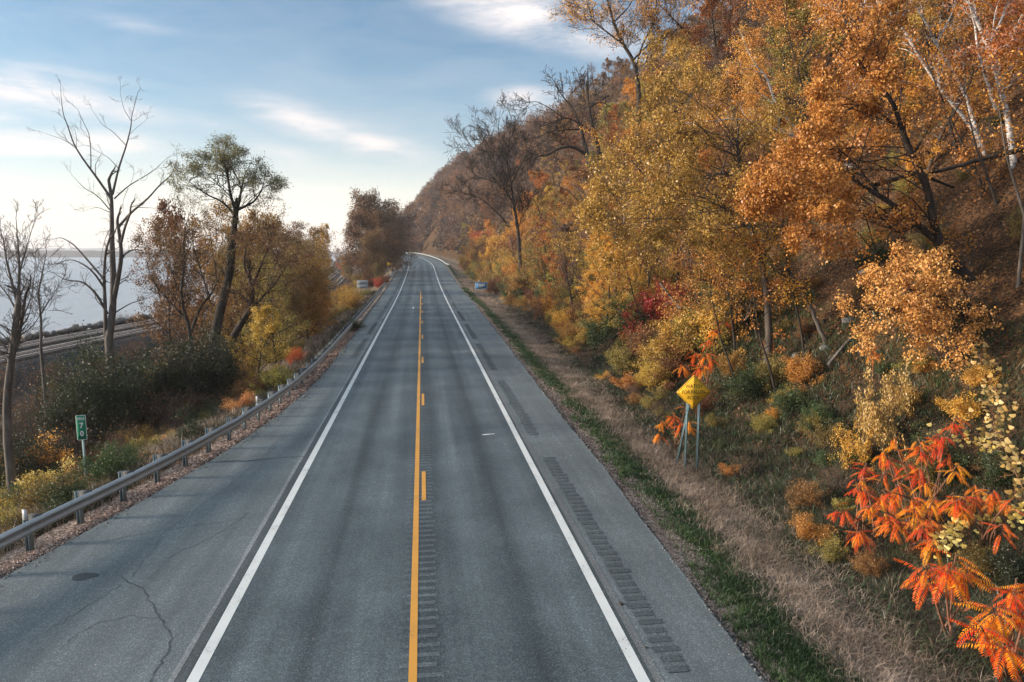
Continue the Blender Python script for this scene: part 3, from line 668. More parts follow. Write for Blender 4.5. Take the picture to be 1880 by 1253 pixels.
# watch for fallen rock
D = 21.9; p = at(1273, 720, D); zg = float(ground(p[0], D)); ws = empty('warning_sign', (p[0], D, zg), R(-4)); tag(ws, 'yellow diamond sign reading WATCH FOR FALLEN ROCK on steel posts', 'road sign')
zc = p[2] - zg; h_ = .60
dia = rounded([(0, -h_), (h_, 0), (0, h_), (-h_, 0)], .05); 
plate('sign_panel', dia, -.031, -.027, SIGN_Y, ws, z=zc)
o1 = rounded([(0, -h_ + .028), (h_ - .028, 0), (0, h_ - .028), (-h_ + .028, 0)], .045); o2 = rounded([(0, -h_ + .05), (h_ - .05, 0), (0, h_ - .05), (-h_ + .05, 0)], .04)
plate('sign_border', o1, -.0335, -.0312, SIGN_K, ws, z=zc, hole=o2)
text_mesh('WATCH', .165, parent=ws, loc=(0, -.033, zc + .20), sx=.92, off=.001)
text_mesh('FOR FALLEN', .165, parent=ws, loc=(0, -.033, zc + .0), sx=.88, off=.001)
text_mesh('ROCK', .165, parent=ws, loc=(0, -.033, zc - .20), sx=.92, off=.001)
for sgn in (-1, 1): mk('dot', *box_arr(sgn * .25 - .012, -.0345, zc - .215, sgn * .25 + .012, -.0312, zc - .190), mat=SIGN_K, parent=ws)
upost(ws, -.19, 0, -.5, zc + .35); upost(ws, .22, 0, -.5, zc + .32); upost(ws, -.33, .75, -.3, zc - .4, lean=(.06, -.32))
for sx_ in (-.19, .22):
    for dz_ in (-.3, .3): V, Q, T = cyl(.009, .009, -.041, -.031, 8); mk('bolt', V[:, [0, 2, 1]] + np.array([sx_, 0, zc + dz_]), Q, T, mat=GALV, parent=ws)
# mile marker
D = 25.0; p = at(150, 785, D); zg = float(ground(p[0], D)); ms = empty('mile_marker', (p[0], D, zg), R(12)); tag(ms, 'green mile marker sign reading MILE 7 0 on a thin steel post', 'road sign')
zc = p[2] - zg; a_, b_ = .155, .44
plate('sign_panel', rounded(sq(a_, b_), .03), -.034, -.030, SIGN_G, ms, z=zc)
plate('sign_border', rounded(sq(a_ - .004, b_ - .004), .028), -.0365, -.0342, SIGN_W, ms, z=zc, hole=rounded(sq(a_ - .02, b_ - .02), .02))
text_mesh('MILE', .135, parent=ms, mat=SIGN_W, loc=(0, -.036, zc + .31), sx=.86, off=.003); text_mesh('7', .26, parent=ms, mat=SIGN_W, loc=(0, -.036, zc + .06), sx=.9, off=.008); text_mesh('0', .26, parent=ms, mat=SIGN_W, loc=(0, -.036, zc - .22), sx=.85, off=.008)
upost(ms, .01, 0, -1.5, zc + .35, lean=None)
# white panel sign across the guardrail
D = 121; p = at(665.5, 522.5, D); zg = float(ground(p[0], D)); s3 = empty('roadside_sign', (p[0], D, zg)); tag(s3, 'distant pale grey two-panel sign on two posts behind the guardrail', 'road sign')
zc = p[2] - zg
plate('sign_panel', rounded(sq(.93, .34), .03), -.04, -.03, SIGN_GR, s3, z=zc + .36); plate('sign_panel', rounded(sq(.93, .34), .03), -.04, -.03, SIGN_GR, s3, z=zc - .36)
for x_ in (-.9, .9): V, Q = box_arr(-.05, -.03, -.5, .05, .05, zc + .75); mk('post', V + np.array([x_, 0.01, 0]), Q, mat=POSTM, parent=s3)
mk('crossbar', *box_arr(-.84, -.028, zc - .05, .84, .0, zc + .05), mat=POSTM, parent=s3)
# pennant
D = 165; p = at(715.5, 485, D); zg = float(ground(p[0], D)); s4 = empty('pennant_sign', (p[0], D, zg)); tag(s4, 'small yellow pennant-shaped sign pointing right beside the distant guardrail', 'road sign'); zc = p[2] - zg
plate('sign_panel', rounded([(-.68, -.56), (.72, 0), (-.68, .56)], .05), -.04, -.03, SIGN_Y, s4, z=zc)
plate('sign_border', rounded([(-.66, -.52), (.66, 0), (-.66, .52)], .05), -.046, -.0405, SIGN_K, s4, z=zc, hole=rounded([(-.62, -.46), (.58, 0), (-.62, .46)], .05))
mk('post', *box_arr(-.35, -.03, -.5, -.27, .04, zc + .45), mat=POSTM, parent=s4)
# blue sign
D = 110; p = at(883.5, 525, D); zg = float(ground(p[0], D)); s5 = empty('blue_sign', (p[0], D, zg)); tag(s5, 'small blue sign with white writing on thin posts in the right verge', 'road sign'); zc = p[2] - zg
plate('sign_panel', rounded(sq(.98, .55), .06), -.04, -.03, SIGN_B, s5, z=zc)
plate('sign_border', rounded(sq(.965, .535), .055), -.046, -.0405, paint_mat('sign_pale_blue', (.35, .52, .62)), s5, z=zc, hole=rounded(sq(.90, .47), .05))
rng = np.random.default_rng(4)
for zz, xs, hh in ((.22, (-.6, .45), .11), (.02, (-.72, .6), .09), (-.2, (-.4, .2), .08)):   # illegible rows of white writing
    parts = []; x_ = xs[0]
    while x_ < xs[1]: w_ = rng.uniform(.05, .12); parts.append(box_arr(x_, -.046, zc + zz - hh * rng.uniform(.6, 1), x_ + w_, -.0405, zc + zz + hh * rng.uniform(.6, 1))); x_ += w_ + rng.uniform(.02, .05)
    mk('writing', *join(parts), mat=SIGN_W, parent=s5)
mk('top_plate', *box_arr(-.45, -.03, zc + .6, -.05, -.02, zc + .85), mat=SIGN_BACK, parent=s5)
for x_ in (-.9, -.22): mk('post', *box_arr(x_ - .03, -.028, -.5, x_ + .03, .03, zc + (.95 if x_ > -.5 else .4)), mat=POSTM, parent=s5)

# ------------------------------------------------------------------ plant machinery
class Plant:
    def __init__(s, seed): s.r = np.random.default_rng(seed); s.tubes = []; s.lp = []
    def limb(s, p, d, L, r, lvl, mx, kids, ratio=.55, wig=.16, trop=.05, spread=(28, 62), t0=.25, droop=0.0, leafw=1.0):
        g = s.r; n = 4 + 2 * (mx - lvl); P = [np.array(p, float)]; d = np.array(d, float); d /= np.linalg.norm(d); st = L / n; Ds = [d.copy()]
        for i in range(n):
            d = d + g.normal(0, wig, 3) + np.array([0, 0, trop - droop * i / n]); d /= np.linalg.norm(d); P.append(P[-1] + d * st); Ds.append(d.copy())
        P = np.array(P); rad = r * (1 - np.linspace(0, 1, n + 1) * (.62 if lvl < mx else .75)); s.tubes.append((P, rad, max(3, 7 - 2 * lvl)))
        if lvl >= mx - 1: s.lp.append((P[(1 if lvl == mx else n // 2):], leafw))
        if lvl < mx:
            for k in range(kids[lvl]):
                t = t0 + (1 - t0) * (k + g.random()) / kids[lvl]; i = min(n - 1, int(t * n)); f = t * n - i; q = P[i] * (1 - f) + P[i + 1] * f
                s.limb(q, s.turn(Ds[i + 1], g.uniform(*spread)), L * ratio * g.uniform(.7, 1.2) * (1.15 - .55 * t), max(.004, rad[i] * g.uniform(.42, .62)), lvl + 1, mx, kids, ratio, wig * 1.15, trop, spread, .2, droop, leafw)
    def turn(s, d, deg):
        v = s.r.normal(0, 1, 3); v -= d * (v @ d); v /= np.linalg.norm(v) + 1e-9; a = R(deg); return d * math.cos(a) + v * math.sin(a)
    def wood(s, name, mat, parent=None, minr=0.0, origin=None):
        Vs, Qs, n0 = [], [], 0
        for P, rad, k in s.tubes:
            P = np.asarray(P, float); T = np.gradient(P, axis=0); T /= np.linalg.norm(T, axis=1)[:, None] + 1e-9
            ref = np.array([1, 0, 0]) if abs(T[0, 0]) < .8 else np.array([0, 1, 0]); A = np.cross(T, ref); A /= np.linalg.norm(A, axis=1)[:, None] + 1e-9; B = np.cross(T, A)
            th = np.arange(k) / k * 2 * math.pi; rr = np.maximum(rad, minr)[:, None, None]
            V = P[:, None] + (A[:, None] * np.cos(th)[None, :, None] + B[:, None] * np.sin(th)[None, :, None]) * rr
            m = len(P); i = np.arange(m * k).reshape(m, k); j = np.roll(i, -1, 1)
            Vs.append(V.reshape(-1, 3)); Qs.append(np.stack([i[:-1], j[:-1], j[1:], i[1:]], -1).reshape(-1, 4) + n0); n0 += m * k
        V = np.concatenate(Vs)
        if origin is not None: V = V - np.array(origin)
        return mk(name, V, np.concatenate(Qs), mat=mat, parent=parent, smooth=True)
    def leaves(s, name, n, size, sig, mat, parent=None, origin=None, hang=.4, asp=.62, zsq=.7):
        g = s.r; pts = np.concatenate([p for p, w in s.lp]); w = np.concatenate([np.full(len(p), w) for p, w in s.lp]); w /= w.sum()
        i = g.choice(len(pts), n, p=w); c = pts[i] + g.normal(0, sig, (n, 3)) * np.array([1, 1, zsq])
        V, Q, rv = leaf_quads(g, c, size, hang, asp)
        if origin is not None: V = V - np.array(origin)
        return mk(name, V, Q, mat=mat, parent=parent, rnd=rv)

def leaf_quads(g, c, size, hang=.4, asp=.62, rv=None):
    n = len(c); sz = (size * g.uniform(.6, 1.3, n))[:, None]
    t = g.normal(0, 1, (n, 3)); t[:, 2] -= hang * 1.6; t /= np.linalg.norm(t, axis=1)[:, None]
    b = np.cross(t, g.normal(0, 1, (n, 3))); b /= np.linalg.norm(b, axis=1)[:, None] + 1e-9; nn_ = np.cross(t, b)
    V = np.stack([c, c + t * sz * .5 + b * sz * asp * .5 + nn_ * sz * .08, c + t * sz, c + t * sz * .5 - b * sz * asp * .5 + nn_ * sz * .08], 1).reshape(-1, 3)
    Q = np.arange(n * 4).reshape(n, 4); return V, Q, (g.random(n) if rv is None else rv)

def tree_proto(name, seed, H, Rr, r, kids, nleaf, lsize, sig, bark, lmat, lean=(0, 0), base=.28, mx=3, ratio=.55, trop=.05, droop=0.0, spread=(35, 65), wig=.07, top=.75):
    p = Plant(seed); g = p.r; n = 9; P = [np.array([0, 0, -.4])]; d = np.array([lean[0], lean[1], 1.0]); d /= np.linalg.norm(d)
    for i in range(n): d = d + g.normal(0, wig, 3) + np.array([0, 0, .03]); d /= np.linalg.norm(d); P.append(P[-1] + d * (H * .93 / n))
    P = np.array(P); rad = r * (1 - .86 * np.linspace(0, 1, n + 1) ** .9); rad[0] *= 1.35; p.tubes.append((P, rad, 9))
    nl = kids[0]
    for k in range(nl):
        t = base + (1 - base) * (k + g.random()) / nl; t = min(t, .985); i = min(n - 1, int(t * n)); f = t * n - i; q = P[i] * (1 - f) + P[i + 1] * f
        az = k * 2.4 + g.normal(0, .4); el = R(g.uniform(8, 40) + 40 * t); dd = np.array([math.cos(az) * math.cos(el), math.sin(az) * math.cos(el), math.sin(el)])
        shape = (math.sin(math.pi * min(1, (t - base) / (1 - base) * top + .18)) ** .7) * g.uniform(.7, 1.15)
        p.limb(q, dd, Rr * shape, max(.012, rad[i] * .5), 1, mx, kids, ratio, .15, trop, spread, .22, droop)
    root = empty(name); p.wood('trunk', bark, root)
    if nleaf: p.leaves('crown', nleaf, lsize, sig, lmat, root)
    return root
used_proto = set()
def put(proto, loc, rz, sc, label, cat, group=None, mats=None):
    if proto.as_pointer() in used_proto: o = copy_thing(proto, loc, rz, sc, mats)
    else:
        used_proto.add(proto.as_pointer()); o = proto; o.location = loc; o.rotation_euler = (0, 0, rz); o.scale = (sc, sc, sc) if np.isscalar(sc) else sc
        if mats:
            for ch in o.children:
                for nm, m in mats.items():
                    if ch.name.startswith(nm): ch.material_slots[0].link = 'OBJECT'; ch.material_slots[0].material = m
    return tag(o, label, cat, group)

def traced(name, seed, limbs, D, bark, lmat=None, nleaf=0, lsize=.1, sig=.25, twig=(3, 1.2, 2, (3, 2)), clumps=(), z_=None, depth=.25, minr=.006, label='', cat='tree', group=None, rootdown=True, wl=1.0, hang=.4, clump_kids=(0, 7, 5), trop=.06, clump_leafw=1.0):
    """a tree whose main limbs follow given sight lines at distance D and then branch on their own.
    limbs: [(points px, r0, r1)]; twig: (per metre, length, levels, kids)"""
    p = Plant(seed); g = p.r; allp = []
    for li, (pts, r0, r1) in enumerate(limbs):
        # smooth resample
        q = np.array([z_(*a) if z_ else a for a in pts], float); tt = np.linspace(0, 1, len(q)); ts = np.linspace(0, 1, max(4, len(q) * 3)); q2 = np.stack([np.interp(ts, tt, q[:, 0]), np.interp(ts, tt, q[:, 1])], -1)
        q2[1:-1] = q2[1:-1] * .5 + (q2[:-2] + q2[2:]) * .25
        sgn = g.uniform(-1, 1) if li else 0; base = None
        W3 = np.array([at(a, b, D) for a, b in q2]); L = np.r_[0, np.cumsum(np.linalg.norm(np.diff(W3, axis=0), axis=1))]
        if li and allp:
            A = np.concatenate(allp); j = np.argmin(np.linalg.norm((A - W3[0])[:, [0, 2]], axis=1)); dy0 = A[j, 1] - D
        else: dy0 = 0
        dy = dy0 + sgn * depth * L + np.cumsum(g.normal(0, .02, len(L)))
        W3 = np.array([at(a, b, D + y) for (a, b), y in zip(q2, dy)])
        rad = r0 + (r1 - r0) * ts ** .8
        if li == 0 and rootdown:
            gz = float(ground(W3[0, 0], W3[0, 1])); b0 = W3[0].copy(); b0[2] = min(gz, b0[2]) - .3; W3 = np.vstack([b0, W3]); rad = np.r_[r0 * 1.25, rad]
        p.tubes.append((W3, rad, 8 if r0 > .06 else 5)); allp.append(W3)
        per, tl, mx, kids = twig
        nt_ = int(L[-1] * per * g.uniform(.8, 1.2)); dirs = np.gradient(W3, axis=0); dirs /= np.linalg.norm(dirs, axis=1)[:, None] + 1e-9
        for k in range(nt_):
            t = (.35 if li == 0 else .15) + (.85 if li else .65) * g.random(); i = min(len(W3) - 2, int(t * (len(W3) - 1)))
            p.limb(W3[i], p.turn(dirs[i], g.uniform(25, 65)), tl * g.uniform(.5, 1.3) * (1.2 - .5 * t), max(minr * 1.3, rad[i] * .35 if rad[i] * .35 < .03 else .03), 0 if mx > 0 else 0, mx, kids, .6, .17, trop, (25, 55), .2, leafw=wl)
        p.limb(W3[-1], dirs[-1], tl * .8, r1, 0, mx, kids, .6, .17, trop, leafw=wl)
    A = np.concatenate(allp)
    for (cx_, cy_, rp, nk) in clumps:      # sprays of foliage hung out on their own boughs
        rp = rp * (.62 if z_ in (z1, z8) else .8)
        if z_: cx_, cy_ = z_(cx_, cy_)
        rm = rp * D / FPX
        for k in range(nk):
            c = at(cx_ + g.normal(0, rp * .42), cy_ + g.normal(0, rp * .38), D + g.normal(0, rm * .8)); dist_ = np.linalg.norm(A - c, axis=1) + (A[:, 2] > c[2] + .3) * 1.5; near_ = np.argsort(dist_)[:max(6, len(A) // 3)]; j = near_[g.integers(len(near_))]
            dv = c - A[j]; L = np.linalg.norm(dv) + 1e-6
            mid = A[j] + dv * .5 + np.array([0, 0, .12 * L]) + g.normal(0, .16 * L, 3); tt = np.linspace(0, 1, 7)[:, None]; C = (1 - tt) ** 2 * A[j] + 2 * tt * (1 - tt) * mid + tt * tt * c
            p.tubes.append((C, np.linspace(.024, .010, 7), 4))
            p.limb(c, dv / L + g.normal(0, .3, 3), rm * .55 + .3, .012, 1, 3, clump_kids, .6, .18, .02, (30, 65), .1, leafw=clump_leafw)
    org = np.array([A[0][0], A[0][1], A[0][2] + (.3 if rootdown else 0)]); root = empty(name, tuple(org)); p.wood('trunk', bark, root, minr=minr, origin=org)
    if nleaf: p.leaves('crown', nleaf, lsize, sig, lmat, root, origin=org, hang=hang)
    return tag(root, label, cat, group)
z1 = lambda x, y: (x / 2.506, 130 + y / 2.506)
z7 = lambda x, y: (1000 + x / 2.0886, y / 2.0886)
z8 = lambda x, y: (760 + x / 3.298, 180 + y / 3.298)

# ------------------------------------------------------------------ left side, traced trees
traced('dead_tree', 21, [([(500, 1240), (520, 1100), (522, 950), (515, 800), (515, 700), (513, 580), (500, 505)], .26, .09),
    ([(487, 1215), (484, 1080), (478, 950), (486, 830), (505, 770)], .14, .06),
    ([(513, 590), (440, 485), (380, 405), (340, 340), (310, 250), (290, 200), (280, 110)], .09, .014),
    ([(340, 345), (280, 312), (215, 292)], .025, .008), ([(418, 450), (418, 370), (410, 290), (385, 240), (365, 195)], .035, .010),
    ([(518, 570), (545, 450), (580, 350), (603, 260), (605, 210), (635, 100)], .08, .013), ([(603, 230), (570, 180), (555, 110)], .022, .008),
    ([(580, 345), (520, 280), (470, 250), (437, 200)], .028, .008), ([(545, 450), (500, 400), (420, 355)], .028, .010), ([(600, 290), (625, 265), (650, 245)], .015, .007),
    ([(525, 590), (590, 530), (660, 490), (720, 450), (755, 415)], .05, .010), ([(545, 720), (600, 655), (680, 590), (740, 520), (790, 480), (815, 410)], .09, .012),
    ([(640, 630), (700, 632), (750, 640)], .025, .008), ([(513, 650), (450, 575), (385, 540), (345, 495)], .045, .010), ([(500, 650), (450, 628), (400, 640)], .03, .008),
    ([(522, 1060), (545, 950), (560, 850), (548, 740), (540, 700)], .17, .09), ([(555, 800), (575, 720), (600, 655)], .09, .06),
    ([(495, 1120), (440, 1020), (380, 970), (300, 965), (255, 935)], .10, .014), ([(480, 1000), (440, 940), (400, 900), (330, 865), (250, 890)], .08, .012),
    ([(478, 960), (410, 880), (340, 800), (280, 765), (235, 780)], .08, .012), ([(520, 1120), (600, 1070), (660, 1055), (705, 1035)], .05, .010),
    ([(550, 870), (590, 830), (640, 820), (700, 870)], .07, .010), ([(520, 700), (485, 770), (470, 830)], .03, .012), ([(590, 540), (565, 600), (570, 650)], .02, .008)],
    47.0, GREYBARK, twig=(.9, 1.3, 2, (3, 2)), z_=z1, depth=.35, minr=.006, label='tall bare dead tree with pale forked trunk standing beside the railway', cat='tree', trop=.03)
traced('willow_tree', 22, [([(985, 1250), (1010, 1110), (1040, 1010), (1062, 900), (1065, 850), (1075, 740), (1085, 650)], .33, .17),
    ([(1085, 650), (1060, 570), (1050, 500), (1035, 430), (1030, 380)], .11, .03), ([(1090, 650), (1105, 580), (1115, 520), (1130, 470)], .11, .025),
    ([(1095, 640), (1170, 605), (1205, 550), (1220, 490)], .09, .02), ([(1080, 660), (1020, 600), (960, 575), (930, 555), (870, 510)], .08, .02),
    ([(1060, 580), (1000, 520), (960, 480)], .04, .015), ([(1110, 550), (1160, 500)], .03, .012)],
    45.0, BARK, LM['willow'], 17000, .085, .17, twig=(3.2, 1.1, 2, (4, 3)), z_=z1, depth=.2,
    clumps=[(1035, 385, 50, 9), (1020, 440, 55, 6), (890, 500, 55, 8), (1180, 480, 60, 7), (1235, 520, 35, 4), (960, 460, 40, 3), (1090, 430, 45, 3)], label='tall thin-crowned willow with a dark trunk leaning right beside the railway', cat='tree', wl=.5)
traced('bare_tree', 23, [([(14, 807), (12, 730), (22, 650), (28, 600), (33, 560)], .15, .10), ([(33, 560), (22, 520), (12, 480), (6, 440)], .07, .015), ([(33, 560), (36, 500), (34, 460), (30, 410)], .07, .012), ([(26, 640), (38, 600), (47, 542)], .09, .05),
    ([(30, 570), (10, 535), (-25, 500)], .04, .010), ([(36, 500), (50, 450), (62, 410)], .03, .008), ([(24, 610), (-10, 590), (-40, 585)], .03, .008), ([(32, 620), (60, 600), (85, 560)], .03, .008), ([(40, 590), (60, 540), (64, 490)], .03, .008)],
    27.0, GREYBARK, twig=(4.0, .95, 2, (4, 3)), depth=.3, minr=.006, label='slender bare grey tree at the left edge of the photo', cat='tree', trop=.10)
traced('bare_tree', 24, [([(75, 640), (76, 590), (70, 540), (78, 500), (84, 470)], .08, .02), ([(74, 580), (95, 545), (110, 520)], .03, .008), ([(72, 560), (50, 530), (40, 505)], .03, .008)],
    40.0, GREYBARK, twig=(4.0, 1.2, 2, (4, 3)), depth=.3, minr=.008, label='small bare tree between the left-edge tree and the tall dead tree', cat='tree', trop=.04)
traced('leaning_tree', 25, [([(1040, 1280), (1100, 1180), (1150, 1100), (1165, 1030), (1150, 960)], .24, .12), ([(1150, 1100), (1200, 1050), (1250, 1000), (1300, 930)], .10, .02), ([(1150, 960), (1120, 900), (1130, 820), (1170, 740)], .08, .015), ([(1160, 1000), (1200, 900), (1240, 800), (1260, 720)], .08, .015), ([(1060, 1020), (1110, 1030), (1160, 1080)], .06, .03)],
    43.0, BARK, LM['rust'], 9000, .08, .18, twig=(3, 1.5, 2, (4, 3)), z_=z1, depth=.4, clumps=[(1250, 760, 70, 5), (1170, 780, 60, 4), (1300, 900, 80, 6)], label='dark leaning tree with thin ochre leaves beside the willow', cat='tree')
traced('thin_tree', 26, [([(880, 1260), (870, 1180), (840, 1080), (835, 1000), (850, 900), (845, 800)], .14, .04), ([(880, 1200), (920, 1090), (970, 1030), (1000, 980), (990, 900)], .10, .03), ([(860, 1150), (780, 1060), (720, 1000), (690, 930)], .07, .012), ([(960, 1030), (930, 940), (900, 850), (880, 760)], .06, .012), ([(840, 1050), (800, 960), (780, 870)], .05, .01)],
    46.0, BARK, LM['rust'], 8500, .075, .2, twig=(3.2, 1.5, 2, (4, 3)), z_=z1, depth=.4, clumps=[(800, 770, 70, 5), (900, 690, 60, 5), (960, 740, 70, 6), (1010, 800, 60, 4), (690, 850, 70, 4), (880, 850, 80, 5)], label='multi-stemmed tree with sparse brown leaves in front of the tracks', cat='tree')

# ------------------------------------------------------------------ right side, traced trees
def DH(px, py):
    v = float(hit(px, py)[1]); print("DH", px, py, round(v, 1)); return v
traced('maple_tree', 31, [([(1790, 1220), (1700, 1140), (1620, 1060), (1530, 950), (1430, 860), (1330, 780), (1220, 715)], .24, .07), ([(1530, 950), (1495, 880), (1470, 720), (1410, 600), (1370, 500), (1340, 400), (1280, 320), (1200, 240), (1170, 130), (1140, 30)], .16, .02),
    ([(1430, 860), (1350, 900), (1300, 840), (1230, 830)], .06, .015), ([(1370, 500), (1280, 430), (1200, 400)], .06, .012), ([(1410, 600), (1480, 480), (1500, 380)], .05, .012), ([(1300, 770), (1200, 640), (1120, 560)], .05, .012), ([(1270, 310), (1310, 200), (1340, 90)], .04, .01)],
    22.0, BARK, LM['gold'], 44000, .10, .11, twig=(2.2, 1.2, 2, (4, 3)), z_=z7, depth=.35, clumps=[(1080, 650, 130, 14), (960, 740, 120, 9), (1180, 760, 90, 5), (1120, 480, 90, 5), (1180, 330, 100, 4), (1240, 180, 90, 4)],
    label='large golden tree with a dark trunk leaning in from the lower right', cat='tree', wl=.35, clump_kids=(0, 8, 5))
traced('maple_tree', 32, [([(860, 1290), (855, 1180), (845, 1060), (815, 950), (785, 860), (768, 770), (748, 680), (740, 560)], .17, .06), ([(785, 880), (720, 820), (650, 770)], .05, .015), ([(750, 690), (690, 665), (640, 672)], .04, .012), ([(740, 560), (780, 500), (870, 440)], .05, .012), ([(740, 600), (640, 560), (540, 530), (420, 520)], .05, .01), ([(830, 1000), (900, 900), (960, 860)], .04, .01)],
    28.0, BROWNBARK, LM['ochre'], 44000, .10, .12, twig=(2.4, 1.4, 2, (4, 3)), z_=z7, depth=.4, clumps=[(520, 640, 150, 12), (600, 520, 130, 9), (430, 760, 130, 10), (760, 900, 120, 6), (600, 880, 110, 6), (850, 620, 110, 6), (350, 880, 110, 8), (480, 420, 120, 7)],
    label='slender ochre tree with a straight brown trunk above the warning sign', cat='tree', wl=.35)
traced('sapling', 33, [([(815, 1290), (790, 1200), (700, 1120), (640, 1080), (560, 1060)], .06, .02), ([(770, 1230), (800, 1130), (780, 1040), (700, 990)], .05, .015), ([(770, 1230), (850, 1100), (820, 1010)], .04, .012)],
    DH(1390, 617), BROWNBARK, LM['gold'], 11000, .085, .18, twig=(3, .8, 2, (4, 3)), z_=z7, depth=.5, clumps=[(620, 980, 70, 6), (700, 1060, 90, 8), (600, 1120, 70, 6), (790, 1120, 60, 4), (700, 960, 60, 4)], label='young tree with bright yellow leaves directly above the sumac by the sign', cat='tree', wl=.5)
traced('sapling', 34, [([(1640, 1230), (1560, 1150), (1480, 1120), (1380, 1110)], .06, .02), ([(1640, 1230), (1560, 1180), (1400, 1180), (1260, 1190), (1180, 1180)], .05, .012), ([(1640, 1230), (1620, 1130), (1560, 1060)], .04, .012)],
    DH(1790, 620), BARK, LM['peach'], 20000, .085, .10, twig=(3, .7, 2, (4, 3)), z_=z7, depth=.4, clumps=[(1380, 1090, 70, 6), (1300, 1150, 80, 7), (1450, 1150, 80, 8), (1520, 1200, 90, 8), (1420, 1230, 70, 5), (1600, 1290, 70, 4), (1640, 1340, 50, 3)], label='low spreading tree with peach orange leaves over the leaf-covered bank', cat='tree', wl=.5, hang=.8)
traced('birch_tree', 35, [([(1180, 640), (1100, 590), (1000, 540), (940, 470), (880, 390), (855, 300), (800, 240), (765, 160)], .15, .03), ([(1000, 540), (920, 510), (830, 475), (740, 455), (640, 465), (540, 475), (430, 485)], .09, .012), ([(850, 290), (780, 262), (720, 268)], .03, .01), ([(880, 400), (830, 360), (780, 350)], .04, .01), ([(770, 450), (740, 390), (690, 380)], .03, .01), ([(690, 380), (640, 350), (600, 340), (550, 345)], .02, .007)],
    DH(1565, 306), BIRCH, LM['gold'], 9000, .08, .2, twig=(1.2, .9, 2, (3, 3)), z_=z7, depth=-.05, label='white birch leaning out to the left with two long bare limbs', cat='tree', rootdown=True)
traced('birch_tree', 36, [([(1690, 600), (1660, 520), (1600, 440), (1540, 370), (1490, 300), (1430, 210), (1370, 100), (1280, 0), (1220, -80)], .095, .04), ([(1360, 90), (1400, 0), (1420, -80)], .05, .02)],
    DH(1809, 287), BIRCH, LM['orange'], 6000, .10, .18, twig=(1.5, 1.5, 2, (4, 3)), z_=z7, depth=.1, clumps=[(1260, 100, 110, 5), (1200, 220, 80, 3)], label='leftmost of the three tall white birches at the upper right', cat='tree', wl=.5)
traced('birch_tree', 37, [([(1670, 560), (1650, 490), (1620, 380), (1570, 280), (1500, 170), (1450, 60), (1380, -30)], .095, .04), ([(1500, 170), (1560, 60), (1580, -20)], .05, .02)],
    DH(1800, 268), BIRCH, LM['ochre'], 5000, .10, .18, twig=(1.5, 1.5, 2, (4, 3)), z_=z7, depth=.1, clumps=[(1600, 60, 80, 3)], label='middle one of the three tall white birches at the upper right', cat='tree', wl=.5)
traced('birch_tree', 38, [([(1800, 640), (1790, 570), (1770, 420), (1740, 310), (1700, 180), (1640, 40), (1600, -40)], .12, .045), ([(1730, 420), (1690, 300), (1660, 190), (1650, 100)], .07, .03), ([(1700, 180), (1760, 60), (1780, -20)], .05, .02)],
    DH(1862, 306), BIRCH, LM['orange'], 6000, .10, .18, twig=(1.5, 1.5, 2, (4, 3)), z_=z7, depth=.1, clumps=[(1780, 80, 80, 4), (1800, 250, 60, 2)], label='rightmost and thickest of the three tall white birches at the upper right', cat='tree', wl=.5)
traced('sapling', 39, [([(1840, 830), (1800, 700), (1770, 600), (1745, 440), (1735, 300)], .05, .015)], 20.0, GREYBARK, LM['orange'], 500, .09, .3, twig=(1.5, .8, 1, (3,)), z_=z7, depth=.05, label='thin bare sapling stem in front of the thickest birch', cat='tree')
traced('tall_tree', 40, [([(362, 380), (355, 300), (340, 230), (300, 170), (265, 90), (240, 0), (225, -60)], .32, .10), ([(350, 270), (370, 180), (420, 90), (430, 0)], .14, .04), ([(300, 170), (220, 110), (160, 60), (120, 10)], .12, .03), ([(262, 90), (330, 20), (350, -50)], .10, .03), ([(530, 110), (480, 60), (440, 20)], .10, .04), ([(340, 230), (420, 150), (520, 110)], .12, .06)],
    80.0, BARK, LM['orange'], 15000, .17, .5, twig=(1.5, 2.8, 2, (5, 4)), z_=z7, depth=.35, minr=.018, clumps=[(220, 70, 70, 5), (300, 20, 80, 5), (400, 50, 80, 6), (350, 130, 60, 3), (150, 20, 60, 4), (470, 20, 90, 6)], label='tall sparse orange tree standing against the sky on the skyline', cat='tree', wl=.7)
traced('bare_tree', 41, [([(1125, 340), (1110, 270), (1085, 180), (1060, 60), (1050, -60)], .30, .10), ([(1050, 340), (1030, 260), (1000, 150), (960, 60), (890, -20), (860, -80)], .26, .05), ([(1050, 350), (960, 290), (870, 310), (800, 350), (740, 350), (690, 430)], .24, .04), ([(1090, 210), (1020, 170), (960, 130), (900, 120), (840, 160), (760, 140), (700, 150)], .14, .03), ([(1060, 60), (1130, 20), (1200, 60)], .10, .03), ([(1000, 190), (920, 195), (830, 200), (750, 240), (700, 255)], .11, .02), ([(900, 120), (820, 60), (740, 20), (690, 30)], .08, .02), ([(960, 60), (930, 0), (990, -60)], .07, .02), ([(870, 310), (890, 250), (920, 220)], .06, .02)],
    88.0, BARK, LM['brown'], 900, .15, .4, twig=(1.6, 3.0, 2, (5, 4)), z_=z8, depth=.3, minr=.020, label='big dark leafless tree spreading its limbs left over the slope near the skyline', cat='tree', trop=.04)
